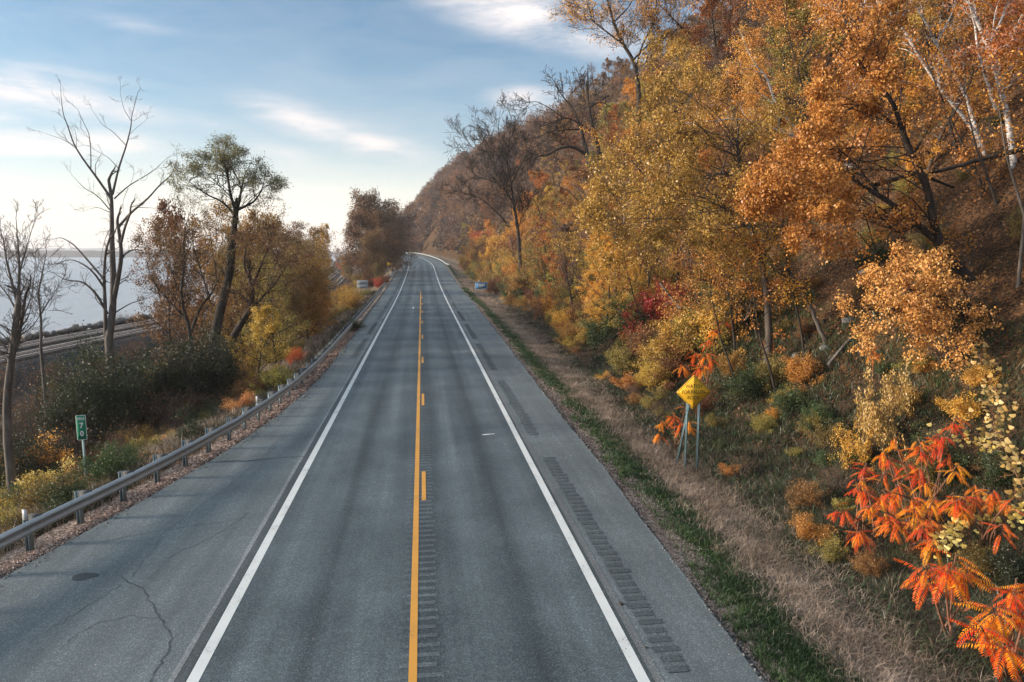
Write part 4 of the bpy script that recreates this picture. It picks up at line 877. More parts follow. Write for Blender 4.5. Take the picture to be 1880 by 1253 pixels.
traced('bare_tree', 42, [([(650, 1130), (640, 950), (630, 800), (605, 640), (585, 500), (560, 400), (575, 280), (590, 130)], .36, .05), ([(605, 640), (540, 540), (500, 430), (440, 330), (400, 180)], .16, .03), ([(560, 760), (500, 690), (420, 620), (360, 590), (260, 570)], .14, .03), ([(590, 520), (640, 420), (690, 330), (720, 250)], .13, .03), ([(610, 660), (560, 560), (470, 500), (380, 480), (330, 430)], .12, .03), ([(560, 400), (520, 300), (510, 180), (520, 110)], .10, .02), ([(440, 330), (350, 300), (300, 220)], .07, .02), ([(630, 800), (660, 700), (720, 640)], .08, .02)],
    105.0, BARK, LM['mauve'], 9000, .15, .45, twig=(1.8, 3.6, 2, (6, 5)), z_=z8, depth=.35, minr=.020, label='tall dark tree with a fine bare crown beyond the blue sign', cat='tree', trop=.08)
traced('bare_tree', 43, [([(1275, 690), (1265, 580), (1225, 450), (1200, 320)], .10, .025), ([(1270, 670), (1180, 560), (1120, 460), (1070, 390)], .09, .02), ([(1180, 680), (1150, 560), (1120, 470)], .05, .015)], 62.0, GREYBARK, twig=(1.2, 2.2, 2, (4, 3)), z_=z8, depth=.2, minr=.012, label='thin pale bare stems rising among the orange trees at mid slope', cat='tree')
traced('bare_tree', 44, [([(1225, 735), (1165, 690), (1100, 650), (1040, 590), (975, 535)], .13, .03), ([(1165, 690), (1140, 580), (1110, 500)], .04, .012)], 55.0, GREYBARK, twig=(1.0, 1.8, 2, (4, 3)), z_=z8, depth=.2, minr=.012, label='pale bare stem leaning left at mid slope above the bushes', cat='tree')
for k_, (pts_, D_, r_, cr_, lab_) in enumerate([
    ([(1480, 690), (1472, 610), (1452, 520), (1436, 430), (1440, 340)], 27, .06, 'orange', 'thin dark tree between the grey snag and the straight brown trunk'),
    ([(1715, 470), (1706, 420), (1668, 300), (1640, 190), (1610, 90)], 31, .11, 'orange', 'dark upright tree left of the leaning golden tree fork'),
    ([(1575, 395), (1560, 340), (1500, 240), (1462, 130), (1440, 20)], 36, .12, 'gold', 'dark curved tree behind the leaning white birch'),
    ([(1350, 650), (1342, 560), (1320, 480), (1290, 400)], 31, .07, 'ochre', 'slender dark tree left of the straight brown trunk'),
    ([(1665, 640), (1655, 560), (1610, 470), (1590, 400)], 24, .05, 'orange', 'thin leaning stem right of the pale fallen log'),
    ([(1830, 420), (1800, 330), (1745, 220), (1700, 110)], 25, .07, 'orange', 'dark stem crossing in front of the white birches'),
    ([(1245, 470), (1225, 400), (1180, 320), (1160, 230)], 46, .12, 'orange', 'dark stem among the golden trees above the warning sign'),
    ([(1120, 560), (1110, 480), (1085, 400), (1090, 330)], 60, .13, 'ochre', 'dark stem among the ochre trees up the road from the warning sign')]):
    traced('slender_tree', 60 + k_, [(pts_, r_, .02), ([pts_[2], (pts_[2][0] - 40, pts_[2][1] - 50), (pts_[2][0] - 90, pts_[2][1] - 70)], r_ * .5, .01), ([pts_[-2], (pts_[-2][0] + 30, pts_[-2][1] - 50), (pts_[-2][0] + 45, pts_[-2][1] - 100)], r_ * .45, .01)], D_, BARK, LM[cr_], int(1500 * D_ / 25), .10, .15, twig=(2.2, 1.2, 2, (4, 3)), depth=.25, label=lab_, cat='tree')
# lying and leaning dead wood
def log(name, seed, pts, D0, D1, r0, r1, mat, label, tw=(1.0, .6, 1, (2,))):
    p = Plant(seed); n = len(pts); P = np.array([at(a, b, D0 + (D1 - D0) * i / (n - 1)) for i, (a, b) in enumerate(pts)]); ts = np.linspace(0, 1, n * 4); P = np.stack([np.interp(ts, np.linspace(0, 1, n), P[:, k]) for k in range(3)], -1)
    for k in range(0, len(P)): P[k] += p.r.normal(0, r0 * .15, 3)
    p.tubes.append((P, np.linspace(r0, r1, len(P)), 8)); d = (P[-1] - P[0]) / np.linalg.norm(P[-1] - P[0])
    for k in range(int(np.linalg.norm(P[-1] - P[0]) * tw[0])): i = p.r.integers(2, len(P)); p.limb(P[i], p.turn(d, 50), tw[1], r1 * .5, 0, tw[2], tw[3])
    root = empty(name, tuple(P[0])); p.wood('trunk', mat, root, origin=P[0]); tag(root, label, 'log')
d_ = DH(1525, 668); log('fallen_log', 1, [(1520, 672), (1545, 640), (1570, 615), (1592, 597)], d_ - .35, d_ + .25, .075, .05, GREYBARK, 'pale fallen log leaning on the bank above the yellow bush')
d_ = DH(1860, 300); log('fallen_log', 2, [(1890, 272), (1820, 288), (1760, 305), (1680, 325)], 24, 25, .11, .06, BARK, 'dark fallen trunk lying nearly level below the three birches')
log('fallen_log', 3, [(1605, 340), (1680, 318), (1750, 345)], 26, 26.5, .10, .05, BARK, 'short dark broken limb lodged beside the level fallen trunk')
log('leaning_snag', 4, [(1516, 630), (1490, 570), (1455, 510), (1440, 480)], DH(1516, 630), DH(1516, 630) + .6, .10, .04, GREYBARK, 'grey broken snag leaning left between the trunks on the bank')
log('fallen_log', 5, [(1250, 568), (1235, 550), (1212, 520)], 31, 32, .07, .05, GREYBARK, 'short grey log end poking out of the leaves above the sign')
# ------------------------------------------------------------------ tree and shrub stock
LOD1 = [  # detailed trees for the near slope
    tree_proto('autumn_tree', 101, 12, 4.2, .17, (15, 6, 5), 30000, .10, .105, BARK, LM['orange'], lean=(-.18, 0), base=.18),
    tree_proto('autumn_tree', 102, 10, 3.8, .14, (15, 6, 5), 27000, .10, .11, BROWNBARK, LM['ochre'], lean=(-.25, .1), base=.15),
    tree_proto('autumn_tree', 103, 13, 4.0, .19, (15, 6, 4), 25000, .105, .10, BARK, LM['gold'], lean=(-.1, -.1), base=.25),
]
LOD2 = [
    tree_proto('autumn_tree', 111, 12, 4.4, .20, (13, 6, 4), 11000, .18, .15, BARK, LM['orange'], lean=(-.15, 0), base=.15),
    tree_proto('autumn_tree', 112, 10, 4.2, .17, (13, 6, 4), 10000, .18, .16, BROWNBARK, LM['ochre'], lean=(-.2, .1), base=.12),
    tree_proto('autumn_tree', 113, 14, 4.2, .22, (13, 6, 4), 8500, .19, .15, BARK, LM['mauve'], lean=(-.1, -.1), base=.2),
    tree_proto('autumn_tree', 114, 9, 4.0, .15, (12, 5, 4), 9000, .18, .17, BARK, LM['olive'], lean=(-.1, .1), base=.08),
]
BARE2 = [tree_proto('bare_tree', 121, 13, 4.0, .20, (14, 7, 5), 1500, .16, .3, BROWNBARK, LM['brown'], lean=(-.1, 0), base=.25, trop=.12)]
SAP = tree_proto('sapling', 141, 8, 1.7, .07, (9, 5, 4), 1100, .10, .10, BARK, LM['orange'], lean=(-.25, -.05), base=.35)
def cols(rng, ps): k = list(ps.keys()); w = np.array([ps[a] for a in k], float); return k[rng.choice(len(k), p=w / w.sum())]
CN = {'orange': 'orange-leaved', 'gold': 'golden-leaved', 'ochre': 'ochre-leaved', 'olive': 'olive-green', 'mauve': 'brownish', 'brown': 'brown-leaved', 'green': 'green', 'dark': 'dark green', 'rust': 'rust-brown', 'red': 'red-leaved', 'peach': 'peach-coloured', 'cream': 'pale yellow'}
rng = np.random.default_rng(77)
placed = []
DN = [tree_proto('autumn_tree', 131, 12, 5.0, .22, (20, 8, 5), 26000, .24, .42, BARK, LM['mauve'], base=.06, top=.6), tree_proto('autumn_tree', 132, 10, 4.6, .2, (20, 8, 5), 22000, .21, .42, BARK, LM['olive'], base=.04, top=.6), tree_proto('autumn_tree', 133, 10, 4.4, .2, (18, 7, 5), 10500, .16, .2, BARK, LM['rust'], base=.08, top=.6)]
def free(X, Y, r):
    for (a, b, c) in placed:
        if (a - X) ** 2 + (b - Y) ** 2 < (r * .5 + c * .5) ** 2: return False
    placed.append((X, Y, r)); return True
def view(X, Y): # inside the picture's horizontal field, with a margin
    a = math.degrees(math.atan2(X - .17, Y)); return -31 < a < 46
def zone_s(s): return 'nearest the camera' if s < 48 else ('beyond the warning sign' if s < 85 else ('above the blue sign' if s < 140 else 'above the distant bend'))
nt_ = 0
for it in range(9000):
    if nt_ >= 285: break
    s = 24 + 236 * rng.random() ** 1.25; v = 7.0 + 62 * rng.random() ** .9
    u = float(redge(s)) + v; X, Y = P2(s, u); X = float(X); Y = float(Y)
    if not view(X, Y): continue
    # keep the open leaf-covered bank and the trunks of the traced trees clear
    if s < 31 and v < 26: continue
    if s < 38 and v < 13: continue
    qx = 940 + FPX * ((X - .17) * _rt[0] + Y * _rt[1]) / ((X - .17) * _fw[0] + Y * _fw[1])
    if qx > 1600 and s < 46 and rng.random() < .75: continue
    if 1310 < qx < 1630 and s < 40: continue
    sp = 3.9 if s < 70 else (4.6 if s < 130 else 6.0)
    if v < 10 and s > 40: sp *= 1.0
    if not free(X, Y, sp): continue
    far = s > 75
    if s < 60: c = cols(rng, dict(orange=5.5, gold=4.5, ochre=2.5, olive=.5, brown=1.6))
    elif s < 130: c = cols(rng, dict(orange=4, gold=2.0, ochre=4, olive=2.0, brown=1.5, mauve=.8)) if v < 28 else cols(rng, dict(orange=4, brown=2, mauve=2, ochre=1.5))
    else: c = cols(rng, dict(orange=2, gold=1.2, ochre=4, olive=2.5, brown=2, dark=.6)) if v < 16 else cols(rng, dict(orange=.8, brown=2.5, mauve=5, ochre=1))
    bare = far and rng.random() < .14 or (not far and False)
    pr = BARE2[0] if bare else (LOD2[rng.integers(4)] if far else LOD1[rng.integers(3)])
    sc = rng.uniform(.62, 1.1) * (0.62 if v < 10 else (.8 if v < 16 else 1.0))
    if v > 34: sc *= .85
    z = float(ground(X, Y))
    zn = 'low' if v < 16 else ('middle' if v < 36 else 'upper')
    if bare: lab = 'leafless tree on the %s slope %s' % (zn, zone_s(s)); 
    else: lab = '%s tree on the %s slope %s' % (CN[c], zn, zone_s(s))
    put(pr, (X, Y, z - .1), rng.uniform(-.7, .7) + (0 if rng.random() < .7 else 3), (sc, sc, sc * rng.uniform(.85, 1.15)), lab, 'tree', 'trees on the wooded slope', None if bare else {'crown': LM[c]})
    nt_ += 1
print('slope trees', nt_)

for i in range(44):
    s = 215 + 250 * rng.random(); v = rng.uniform(34, 60) if i % 3 else rng.uniform(8, 30); X, Y = P2(s, redge(s) + v); X, Y = float(X), float(Y); sc = rng.uniform(.75, 1.15)
    put(BARE2[0], (X, Y, float(ground(X, Y)) - .2), rng.uniform(0, 6), (sc, sc, sc), 'bare tree in the far woods ' + ('on the crest' if v > 34 else 'at the foot') + ' of the bluff', 'tree', 'bare trees on the far bluff')
# far-off woods on the bluff, one mass
def far_wood():
    g = np.random.default_rng(9); C = []; RV = []; SZ = []; tr = []
    for i in range(1150):
        s = 235 + 560 * g.random(); v = 6 + 95 * g.random(); u = float(redge(s)) + v; X, Y = P2(s, u); z = float(ground(X, Y)); H = g.uniform(7, 14) * (.6 if v < 10 else 1)
        n = int(900 * (260 / s) ** 1.2); q = g.normal(0, 1, (n, 3)); q /= np.linalg.norm(q, axis=1)[:, None]; q *= g.uniform(.25, 1, (n, 1)) ** .4; q[:, 0] *= H * .36; q[:, 1] *= H * .36; q[:, 2] *= H * .45
        q += vnoise(q[:, 0] + i * 9, q[:, 2] + i * 5, .7, 3)[:, None] * 1.8
        C.append(q + np.array([float(X), float(Y), z + H * .55])); RV.append(np.clip(g.normal(.5, .16, n) * .25 + g.random() * .78, 0, 1)); SZ.append(np.full(n, .42 * (s / 260) ** .8)); tr.append((float(X), float(Y), z, H))
    c = np.concatenate(C); V, Q, rv = leaf_quads(g, c, np.concatenate(SZ), .1, .9, np.concatenate(RV)); return V, Q, rv
FW = leaf_mat('far_wood_leaves', [(0, (.035, .035, .028)), (.3, (.085, .058, .045)), (.55, (.17, .10, .06)), (.8, (.32, .16, .05)), (1, (.40, .26, .08))], clump=.05, var=.15)
V, Q, rv = far_wood(); tag(mk('wood', V, Q, mat=FW, rnd=rv), 'far-off brownish autumn woods covering the bluff above the bend', 'woods', kind='stuff')

# ------------------------------------------------------------------ left strip between road and railway
def lefttree(px, ptop, D, col, lab, pr=None, wid=1.0, base=None, bare=False, grp=None):
    X, Y, _ = at(px, 463, D); z = float(ground(X, Y)); top = CAMH + (463 - ptop) * D / FPX; H = top - z; p = pr or LOD2[rng.integers(4)]
    h0 = 8 if p is SAP else 12 if p is DN[0] else (10 if p in DN else {0: 12, 1: 10, 2: 14, 3: 9}.get(LOD2.index(p) if p in LOD2 else -1, 13)); sc = H / h0
    put(p, (X, Y, z - .1), rng.uniform(0, 6), (sc * wid, sc * wid, sc), lab, 'tree', grp, None if bare else {'crown': LM[col]})
L_ = LOD2
lefttree(665, 415, 168, 'rust', 'left one of the dense brownish trees beside the road bend', DN[0], .95)
lefttree(700, 384, 178, 'rust', 'tallest dense brownish tree beside the road bend', DN[0], 1.05)
lefttree(720, 398, 186, 'mauve', 'right one of the dense brownish trees beside the road bend', DN[1], 1.0)
lefttree(684, 440, 150, 'rust', 'low brown tree in front of the dense trees beside the bend', DN[1], .8)
lefttree(728, 420, 200, 'dark', 'dark tree at the foot of the bluff beyond the bend', DN[1], .8)
lefttree(583, 420, 150, 'ochre', 'small round-topped tree rising above the left tree row', L_[1], .55)
lefttree(600, 455, 235, 'brown', 'brown tree at the far end of the left tree row', DN[2], .9)
lefttree(545, 440, 120, 'mauve', 'pale brown tree in the far part of the left tree row', DN[2], .9)
lefttree(566, 462, 115, 'olive', 'olive tree closest to the distant track curve', DN[1], .9)
lefttree(560, 452, 92, 'rust', 'rust brown tree in the middle of the left tree row', DN[2], .9)
lefttree(505, 405, 72, 'rust', 'tall thin brown tree right of the willow', L_[1], .62)
lefttree(470, 415, 66, 'ochre', 'ochre tree just behind the dark leaning tree', L_[0], .55)
lefttree(530, 440, 70, 'rust', 'wide rust brown tree in front of the left tree row', DN[2], .9)
lefttree(350, 392, 66, 'brown', 'thin brown tree behind the willow', L_[1], .6)
lefttree(300, 425, 60, 'brown', 'thin brown tree between the dead tree and the willow', BARE2[0], .55, bare=True)
lefttree(630, 468, 240, 'red', 'small red tree at the far end of the tracks', L_[3], .8)
lefttree(640, 472, 225, 'olive', 'low olive tree beside the far tracks', DN[1], .9)
lefttree(500, 505, 52, 'olive', 'bushy olive tree in front of the left tree row', DN[2], .9)
lefttree(560, 500, 66, 'ochre', 'low bushy ochre tree near the guardrail', DN[1], .8)
lefttree(585, 530, 84, 'gold', 'low golden tree near the pale two-panel sign', DN[1], .8)
lefttree(455, 560, 41, 'ochre', 'low ochre tree at the foot of the dark leaning tree', L_[3], .8)
lefttree(640, 548, 105, 'ochre', 'small ochre bush tree beside the pale two-panel sign', DN[1], .8)
lefttree(695, 490, 138, 'olive', 'small olive tree beyond the pale two-panel sign', DN[1], .8)
for (px_, pt_, D_, c_, w_) in ((440, 470, 58, 'ochre', .8), (480, 490, 56, 'rust', .8), (525, 510, 60, 'rust', .9), (550, 478, 78, 'brown', .9), (578, 505, 98, 'olive', .7), (575, 452, 215, 'brown', 1.0), (622, 465, 300, 'brown', .9), (540, 462, 84, 'brown', .9), (500, 450, 76, 'rust', .9), (585, 520, 70, 'gold', .8), (628, 540, 96, 'ochre', .7), (560, 448, 140, 'brown', .8), (400, 480, 64, 'brown', .8), (690, 505, 140, 'olive', .6), (690, 470, 158, 'olive', .7)):
    lefttree(px_, pt_, D_, c_, CN[c_] + ' tree filling in the row between the left guardrail and the tracks', DN[2], w_, grp='trees filling in the left row')
for k_, (px_, pt_, D_, c_) in enumerate([(310, 455, 56, 'rust'), (370, 450, 54, 'rust'), (410, 430, 60, 'ochre'), (425, 500, 50, 'rust'), (455, 450, 80, 'rust')]):
    lefttree(px_, pt_, D_, c_, 'airy %s tree between the dead tree and the left row' % CN[c_], SAP if k_ % 2 else DN[2], 1.3 if k_ % 2 else .7, grp='airy trees behind the left bushes')
lefttree(-60, 420, 45, 'brown', 'bare tree beyond the left edge of the photo', BARE2[0], .5, bare=True)

# ------------------------------------------------------------------ shrubs
def shrub_proto(name, seed, H, Rr, nst, nleaf, lsize, sig, lmat, kids=(5, 4), bark=BARK):
    p = Plant(seed); g = p.r
    for i in range(nst):
        a = g.uniform(0, 6.28); d = np.array([math.cos(a) * Rr / H, math.sin(a) * Rr / H, 1.0]) * np.array([g.uniform(.3, 1.1)] * 2 + [1]); p.limb(np.array([math.cos(a) * .12, math.sin(a) * .12, -.1]), d, H * g.uniform(.6, 1.0), .02, 0, 2, kids, .5, .16, .04, (25, 60), .2)
    root = empty(name); p.wood('stems', bark, root)
    if nleaf: p.leaves('foliage', nleaf, lsize, sig, lmat, root)
    return root
SH = [shrub_proto('shrub', 201, 2.4, 1.3, 12, 8000, .075, .13, LM['ochre']), shrub_proto('shrub', 202, 2.0, 1.5, 14, 8000, .07, .15, LM['olive']), shrub_proto('shrub', 203, 1.7, 1.0, 10, 5000, .08, .12, LM['green'])]
SHB = shrub_proto('shrub', 204, 2.2, 1.1, 16, 600, .06, .12, LM['brown'], (7, 5), BROWNBARK)
def putsh(pr, X, Y, sc, lab, col, grp=None):
    o = put(pr, (X, Y, float(ground(X, Y)) - .05), rng.uniform(0, 6.28), sc, lab, 'shrub', grp, {'foliage': LM[col]} if col else None)
    if grp and 'low plants' in grp: o.name = 'low_plant'; o['category'] = 'plant'
    elif grp and ('guardrail' in grp or 'left bank' in grp or 'shore' in grp): o.name = 'bush'; o['category'] = 'bush'
# dense dark bushes on the left
for i in range(26):
    Y = 46 + 62 * rng.random(); X = float(Xr(Y)) + rng.uniform(6.5, 11.5); putsh(SHB, X, Y, rng.uniform(.7, 1.5), 'bare grey bush on the ballast slope ' + ('left' if Y < 75 else 'right') + ' of the dead tree', None, 'bare twiggy bushes on the left bank')
def shpx(px, py, D, H, col, lab, pr, wid=1.0):
    X, Y, _ = at(px, py, D); h0 = {0: 2.4, 1: 2.0, 2: 1.7}.get(SH.index(pr) if pr in SH else -1, 2.2); sc = H / h0; putsh(pr, float(X), float(Y), (sc * wid, sc * wid, sc), lab, col)
SHD = shrub_proto('bush', 205, 5.0, 2.3, 20, 22000, .10, .26, LM['dark'], (6, 5))
def dkx(px, D, H, lab, wid=1.0, col='dark'):
    X, Y, _ = at(px, 700, D); sc = H / 5.0; put(SHD, (X, Y, float(ground(X, Y)) - .1), rng.uniform(0, 6), (sc * wid, sc * wid, sc), lab, 'bush', None, {'foliage': LM[col]})
dkx(188, 36, 5.7, 'big dark green bush below the tall dead tree', .85)
dkx(140, 35, 4.4, 'smaller dark bush touching the left of the big one', .9)
dkx(238, 38, 4.6, 'dark bush between the dead tree and the willow', .9)
dkx(345, 38, 5.3, 'dark rounded bush below the willow', .9)
dkx(395, 41, 4.4, 'low dark bush at the foot of the willow', .9)
dkx(300, 40, 4.2, 'olive bush in the gap between the two dark bushes', .7, 'olive')
dkx(20, 30, 3.0, 'dark bush behind the bare tree at the left edge', .9)
shpx(270, 700, 37, 2.6, None, 'grey tangle of bare twigs between the two dark bushes', SHB, 1.0)
shpx(300, 690, 41, 2.8, None, 'bare twiggy bush left of the low dark bush', SHB, 1.0)
shpx(120, 660, 44, 3.6, None, 'bare twiggy bush on the ballast slope', SHB, 1.0)
for i, (x_, d_, h_) in enumerate([(90, 42, 3.4), (150, 45, 3.6), (250, 46, 3.8), (275, 42, 4.4), (320, 44, 4.0), (40, 38, 3.2), (290, 36, 3.4), (230, 33, 2.4), (330, 34, 2.4), (200, 31, 2.0), (110, 33, 3.0), (420, 40, 2.6), (380, 36, 2.0), (440, 46, 2.4)]):
    X, Y, _ = at(x_, 660, d_); putsh(SHB, float(X), float(Y), h_ / 2.2, 'grey tangle of bare twigs among the bushes on the left bank', None, 'bare twiggy bushes on the left bank')
for i in range(70):
    s = 15 + 24 * rng.random() ** .9; w = rng.uniform(1.3, 8.5); X, Y = P2(s, -gl(s) - w); c = cols(rng, dict(green=2.5, olive=2.5, brown=4, ochre=.6, dark=2, peach=.3))
    putsh(SH[rng.integers(3)], float(X), float(Y), rng.uniform(.3, .75), 'low %s plant on the bank around the mile marker' % CN[c], c, 'low plants around the mile marker')
for i in range(60):
    Y = 75 + 200 * rng.random(); X = float(Xr(Y)) - rng.uniform(5.4, 8); c = cols(rng, dict(brown=3, ochre=1, olive=1)); tw = rng.random() < .5; putsh(SHB if tw else SH[0], X, Y, rng.uniform(.5, 1.1), ('low twiggy brown bush' if tw else 'low leafy brown bush') + ' on the rocks ' + ('near' if Y < 120 else 'far along') + ' the lake shore', 'brown', 'bushes along the lake shore')
shpx(60, 760, 31, 2.3, 'gold', 'yellow-orange leaved shrub behind the mile marker', SH[2], .9)
shpx(85, 800, 27.5, 1.7, 'cream', 'yellow-green shrub just left of the mile marker', SH[2], .9)
shpx(30, 850, 25, 1.4, 'green', 'dark green low shrub at the left edge behind the guardrail', SH[1], 1.1)
shpx(10, 810, 27, 1.6, 'olive', 'olive shrub behind the bare tree at the left edge', SH[1], 1.1)
shpx(215, 860, 25.5, 1.2, 'green', 'low green weeds just right of the mile marker', SH[1], 1.1)
shpx(245, 840, 26.5, 1.1, 'green', 'low green clump behind the guardrail right of the mile marker', SH[1], 1.0)
shpx(120, 850, 24.3, .7, 'peach', 'small plant with orange leaves under the mile marker', SH[2], .9)
shpx(430, 700, 34, .9, 'brown', 'low brown bush behind the guardrail', SH[0], 1.1)
shpx(540, 640, 47, 1.6, 'red', 'small red bush behind the guardrail', SH[0], .8)
shpx(694, 500, 132, 2.4, 'red', 'dark red bush below the pennant sign', SH[0], .8)
shpx(704, 500, 136, 2.4, 'brown', 'brown bush beside the dark red one below the pennant sign', SH[0], 1.0)
shpx(650, 590, 62, 1.1, 'green', 'small green bush tucked against the guardrail', SH[1], 1.3)
for i in range(46):
    s = 38 + 130 * rng.random() ** 1.2; w = rng.uniform(2.0, 10); X, Y = P2(s, -gl(s) - w); c = cols(rng, dict(ochre=3, olive=3, brown=4, gold=.8))
    putsh(SH[rng.integers(3)], float(X), float(Y), rng.uniform(.5, 1.1) * (1 + s / 250), '%s bush in the strip behind the left guardrail' % CN[c], c, 'bushes behind the left guardrail')
# curtain of shrubs along the foot of the slope
n = 0
for it in range(4000):
    if n >= 210: break
    s = 20 + 190 * rng.random() ** 1.5; v = rng.uniform(4.8, 11.5) if s > 34 else rng.uniform(8.5, 24); X, Y = P2(s, redge(s) + v); X, Y = float(X), float(Y)
    if not view(X, Y): continue
    if s < 34 and rng.random() < .55: continue
    if s < 34 and v < 10 : continue
    c = cols(rng, dict(ochre=4, olive=4, gold=1.5, brown=2, green=1.2, orange=1.2, red=.08)) if s > 34 else cols(rng, dict(green=2, olive=2, brown=2, ochre=1))
    h = (rng.uniform(.6, 1.25) * (1 + s / 120) * (.55 + .10 * (v - 4.8))) if s > 34 else rng.uniform(.3, .6)
    putsh(SH[rng.integers(3)], X, Y, h, '%s shrub %s' % (CN[c], 'at the foot of the slope ' + zone_s(s) if s > 34 else 'low on the leaf-covered bank behind the warning sign'), c, 'shrubs along the foot of the slope'); n += 1
for i in range(72):
    for _ in range(50):
        s = 20 + 75 * rng.random(); v = rng.uniform(8, 42); X, Y = P2(s, redge(s) + v); X, Y = float(X), float(Y)
        if math.degrees(math.atan2(X, Y)) < 44: break
    c = cols(rng, dict(orange=4, gold=2, brown=3, ochre=2, olive=1)); sc = rng.uniform(.7, 1.4)
    put(SAP, (X, Y, float(ground(X, Y)) - .1), rng.uniform(-.9, .9), (sc, sc, sc), 'thin %s sapling on the wooded slope' % CN[c], 'sapling', 'saplings on the wooded slope', {'crown': LM[c]})
for i in range(170):
    for _ in range(50):
        s = 10 + 40 * rng.random(); v = 4.2 + 22 * rng.random() ** 1.5; X, Y = P2(s, redge(s) + v); X, Y = float(X), float(Y)
        if math.degrees(math.atan2(X, Y)) < 44: break
    tw = rng.random() < .35; c = cols(rng, dict(green=3, olive=3, brown=3, ochre=1.5, dark=1, gold=.7)); o = put(SHB if tw else SH[rng.integers(3)], (X, Y, float(ground(X, Y)) - .05), rng.uniform(0, 6), rng.uniform(.22, .5) * (1.3 if tw else 1) * (.7 + .3 * min(1, v / 10)), ('bare twiggy bush' if tw else '%s bush' % CN[c]) + ' on the right bank ' + ('before' if s < 21 else ('just beyond' if s < 32 else 'well beyond')) + ' the warning sign', 'bush', 'low bushes on the right bank', None if tw else {'foliage': LM[c]}); o.name = 'bush'
YB = shrub_proto('shrub', 206, 2.4, 1.2, 9, 4200, .085, .08, LM['cream'], (6, 5))
def shhit(px, py, H, col, lab, pr, wid=1.0):
    # stands where the sight line meets the ground
    P = hit(px, py); h0 = 2.4 if pr is YB else {0: 2.4, 1: 2.0, 2: 1.7}[SH.index(pr)]; sc = H / h0; putsh(pr, float(P[0]), float(P[1]), (sc * wid, sc * wid, sc), lab, col)
shhit(1598, 855, 3.3, 'cream', 'upright bush of bright yellow leaves on the bank above the big sumac', YB, .40)
shhit(1570, 870, 1.6, 'gold', 'small golden bush at the left foot of the bright yellow bush', YB, .6)
shhit(1500, 790, 1.0, 'green', 'fresh green bush left of the bright yellow bush', SH[1], 1.0)
shhit(1540, 800, .7, 'green', 'small fresh green plant at the foot of the bright yellow bush', SH[2], 1.1)
shhit(1370, 740, 1.7, 'green', 'green bush just right of the warning sign', SH[1], 1.0)
shhit(1420, 720, 1.5, 'olive', 'olive green bush further right of the warning sign', SH[1], 1.0)
shhit(1720, 830, .8, 'green', 'low green plant behind the big red sumac', SH[2], 1.2)
shhit(1830, 900, 1.0, 'green', 'green undergrowth among the pale yellow vine leaves', SH[1], 1.0)
shhit(1850, 1080, .9, 'dark', 'dark green undergrowth at the right edge', SH[1], 1.0)
shhit(1450, 770, 1.3, 'green', 'green bush midway between the warning sign and the big sumac', SH[1], 1.0)
shhit(1400, 800, .9, 'olive', 'low olive bush right of the sign posts', SH[0], 1.1)
shhit(1530, 830, .9, 'olive', 'olive bush just above the left end of the big sumac', SH[1], 1.0)
shhit(1470, 715, 1.5, 'gold', 'golden bush under the trunks above the bank', SH[0], .9)
shhit(1345, 700, 1.5, 'ochre', 'ochre bush behind the right edge of the warning sign', SH[0], .9)
shhit(1660, 760, 1.0, 'ochre', 'ochre bush on the bank behind the big sumac top', SH[0], .9)
shhit(1760, 780, .9, 'gold', 'golden plant among the vine leaves behind the big sumac', SH[2], 1.0)
shhit(1200, 720, 1.7, 'ochre', 'ochre bush left of the warning sign', SH[0], 1.0)
shhit(1150, 690, 1.9, 'olive', 'olive and gold bush further left of the warning sign', SH[0], 1.1)
shhit(1330, 830, .5, 'green', 'small green weed right of the sign posts', SH[1], 1.3)
shhit(1800, 720, .8, 'gold', 'small yellow seedling on the leaf-covered bank', SH[2], 1.0)
shhit(1700, 690, .6, 'gold', 'tiny yellow seedling high on the leaf-covered bank', SH[2], 1.0)

# ------------------------------------------------------------------ sumac with long feather leaves
def sumac_mat(name, a, b, c):
    m, t = new_mat(name); at_ = nd(t, 'ShaderNodeAttribute', attribute_name='rnd'); col = ramp(t, at_.outputs['Fac'], [(0, a), (.5, b), (1, c)])
    d = nd(t, 'ShaderNodeBsdfDiffuse', i_Color=col); tr = nd(t, 'ShaderNodeBsdfTranslucent', i_Color=col); mx = nd(t, 'ShaderNodeMixShader', i_0=.3, i_1=d.outputs[0], i_2=tr.outputs[0])
    gl_ = nd(t, 'ShaderNodeBsdfGlossy', i_Roughness=.5, i_Color=(.9, .95, 1, 1)); m2 = nd(t, 'ShaderNodeMixShader', i_0=.01, i_1=mx.outputs[0], i_2=gl_.outputs[0])
    o = nd(t, 'ShaderNodeOutputMaterial'); t.links.new(m2.outputs[0], o.inputs[0]); return m
SM = sumac_mat('sumac_leaves', (.62, .030, .010), (.85, .13, .008), (.90, .36, .015)); SMO = sumac_mat('orange_sumac_leaves', (.74, .08, .008), (.87, .19, .01), (.90, .34, .02)); STEM = bark_mat('sumac_stem', (.10, .05, .03), (.26, .13, .08), 9)
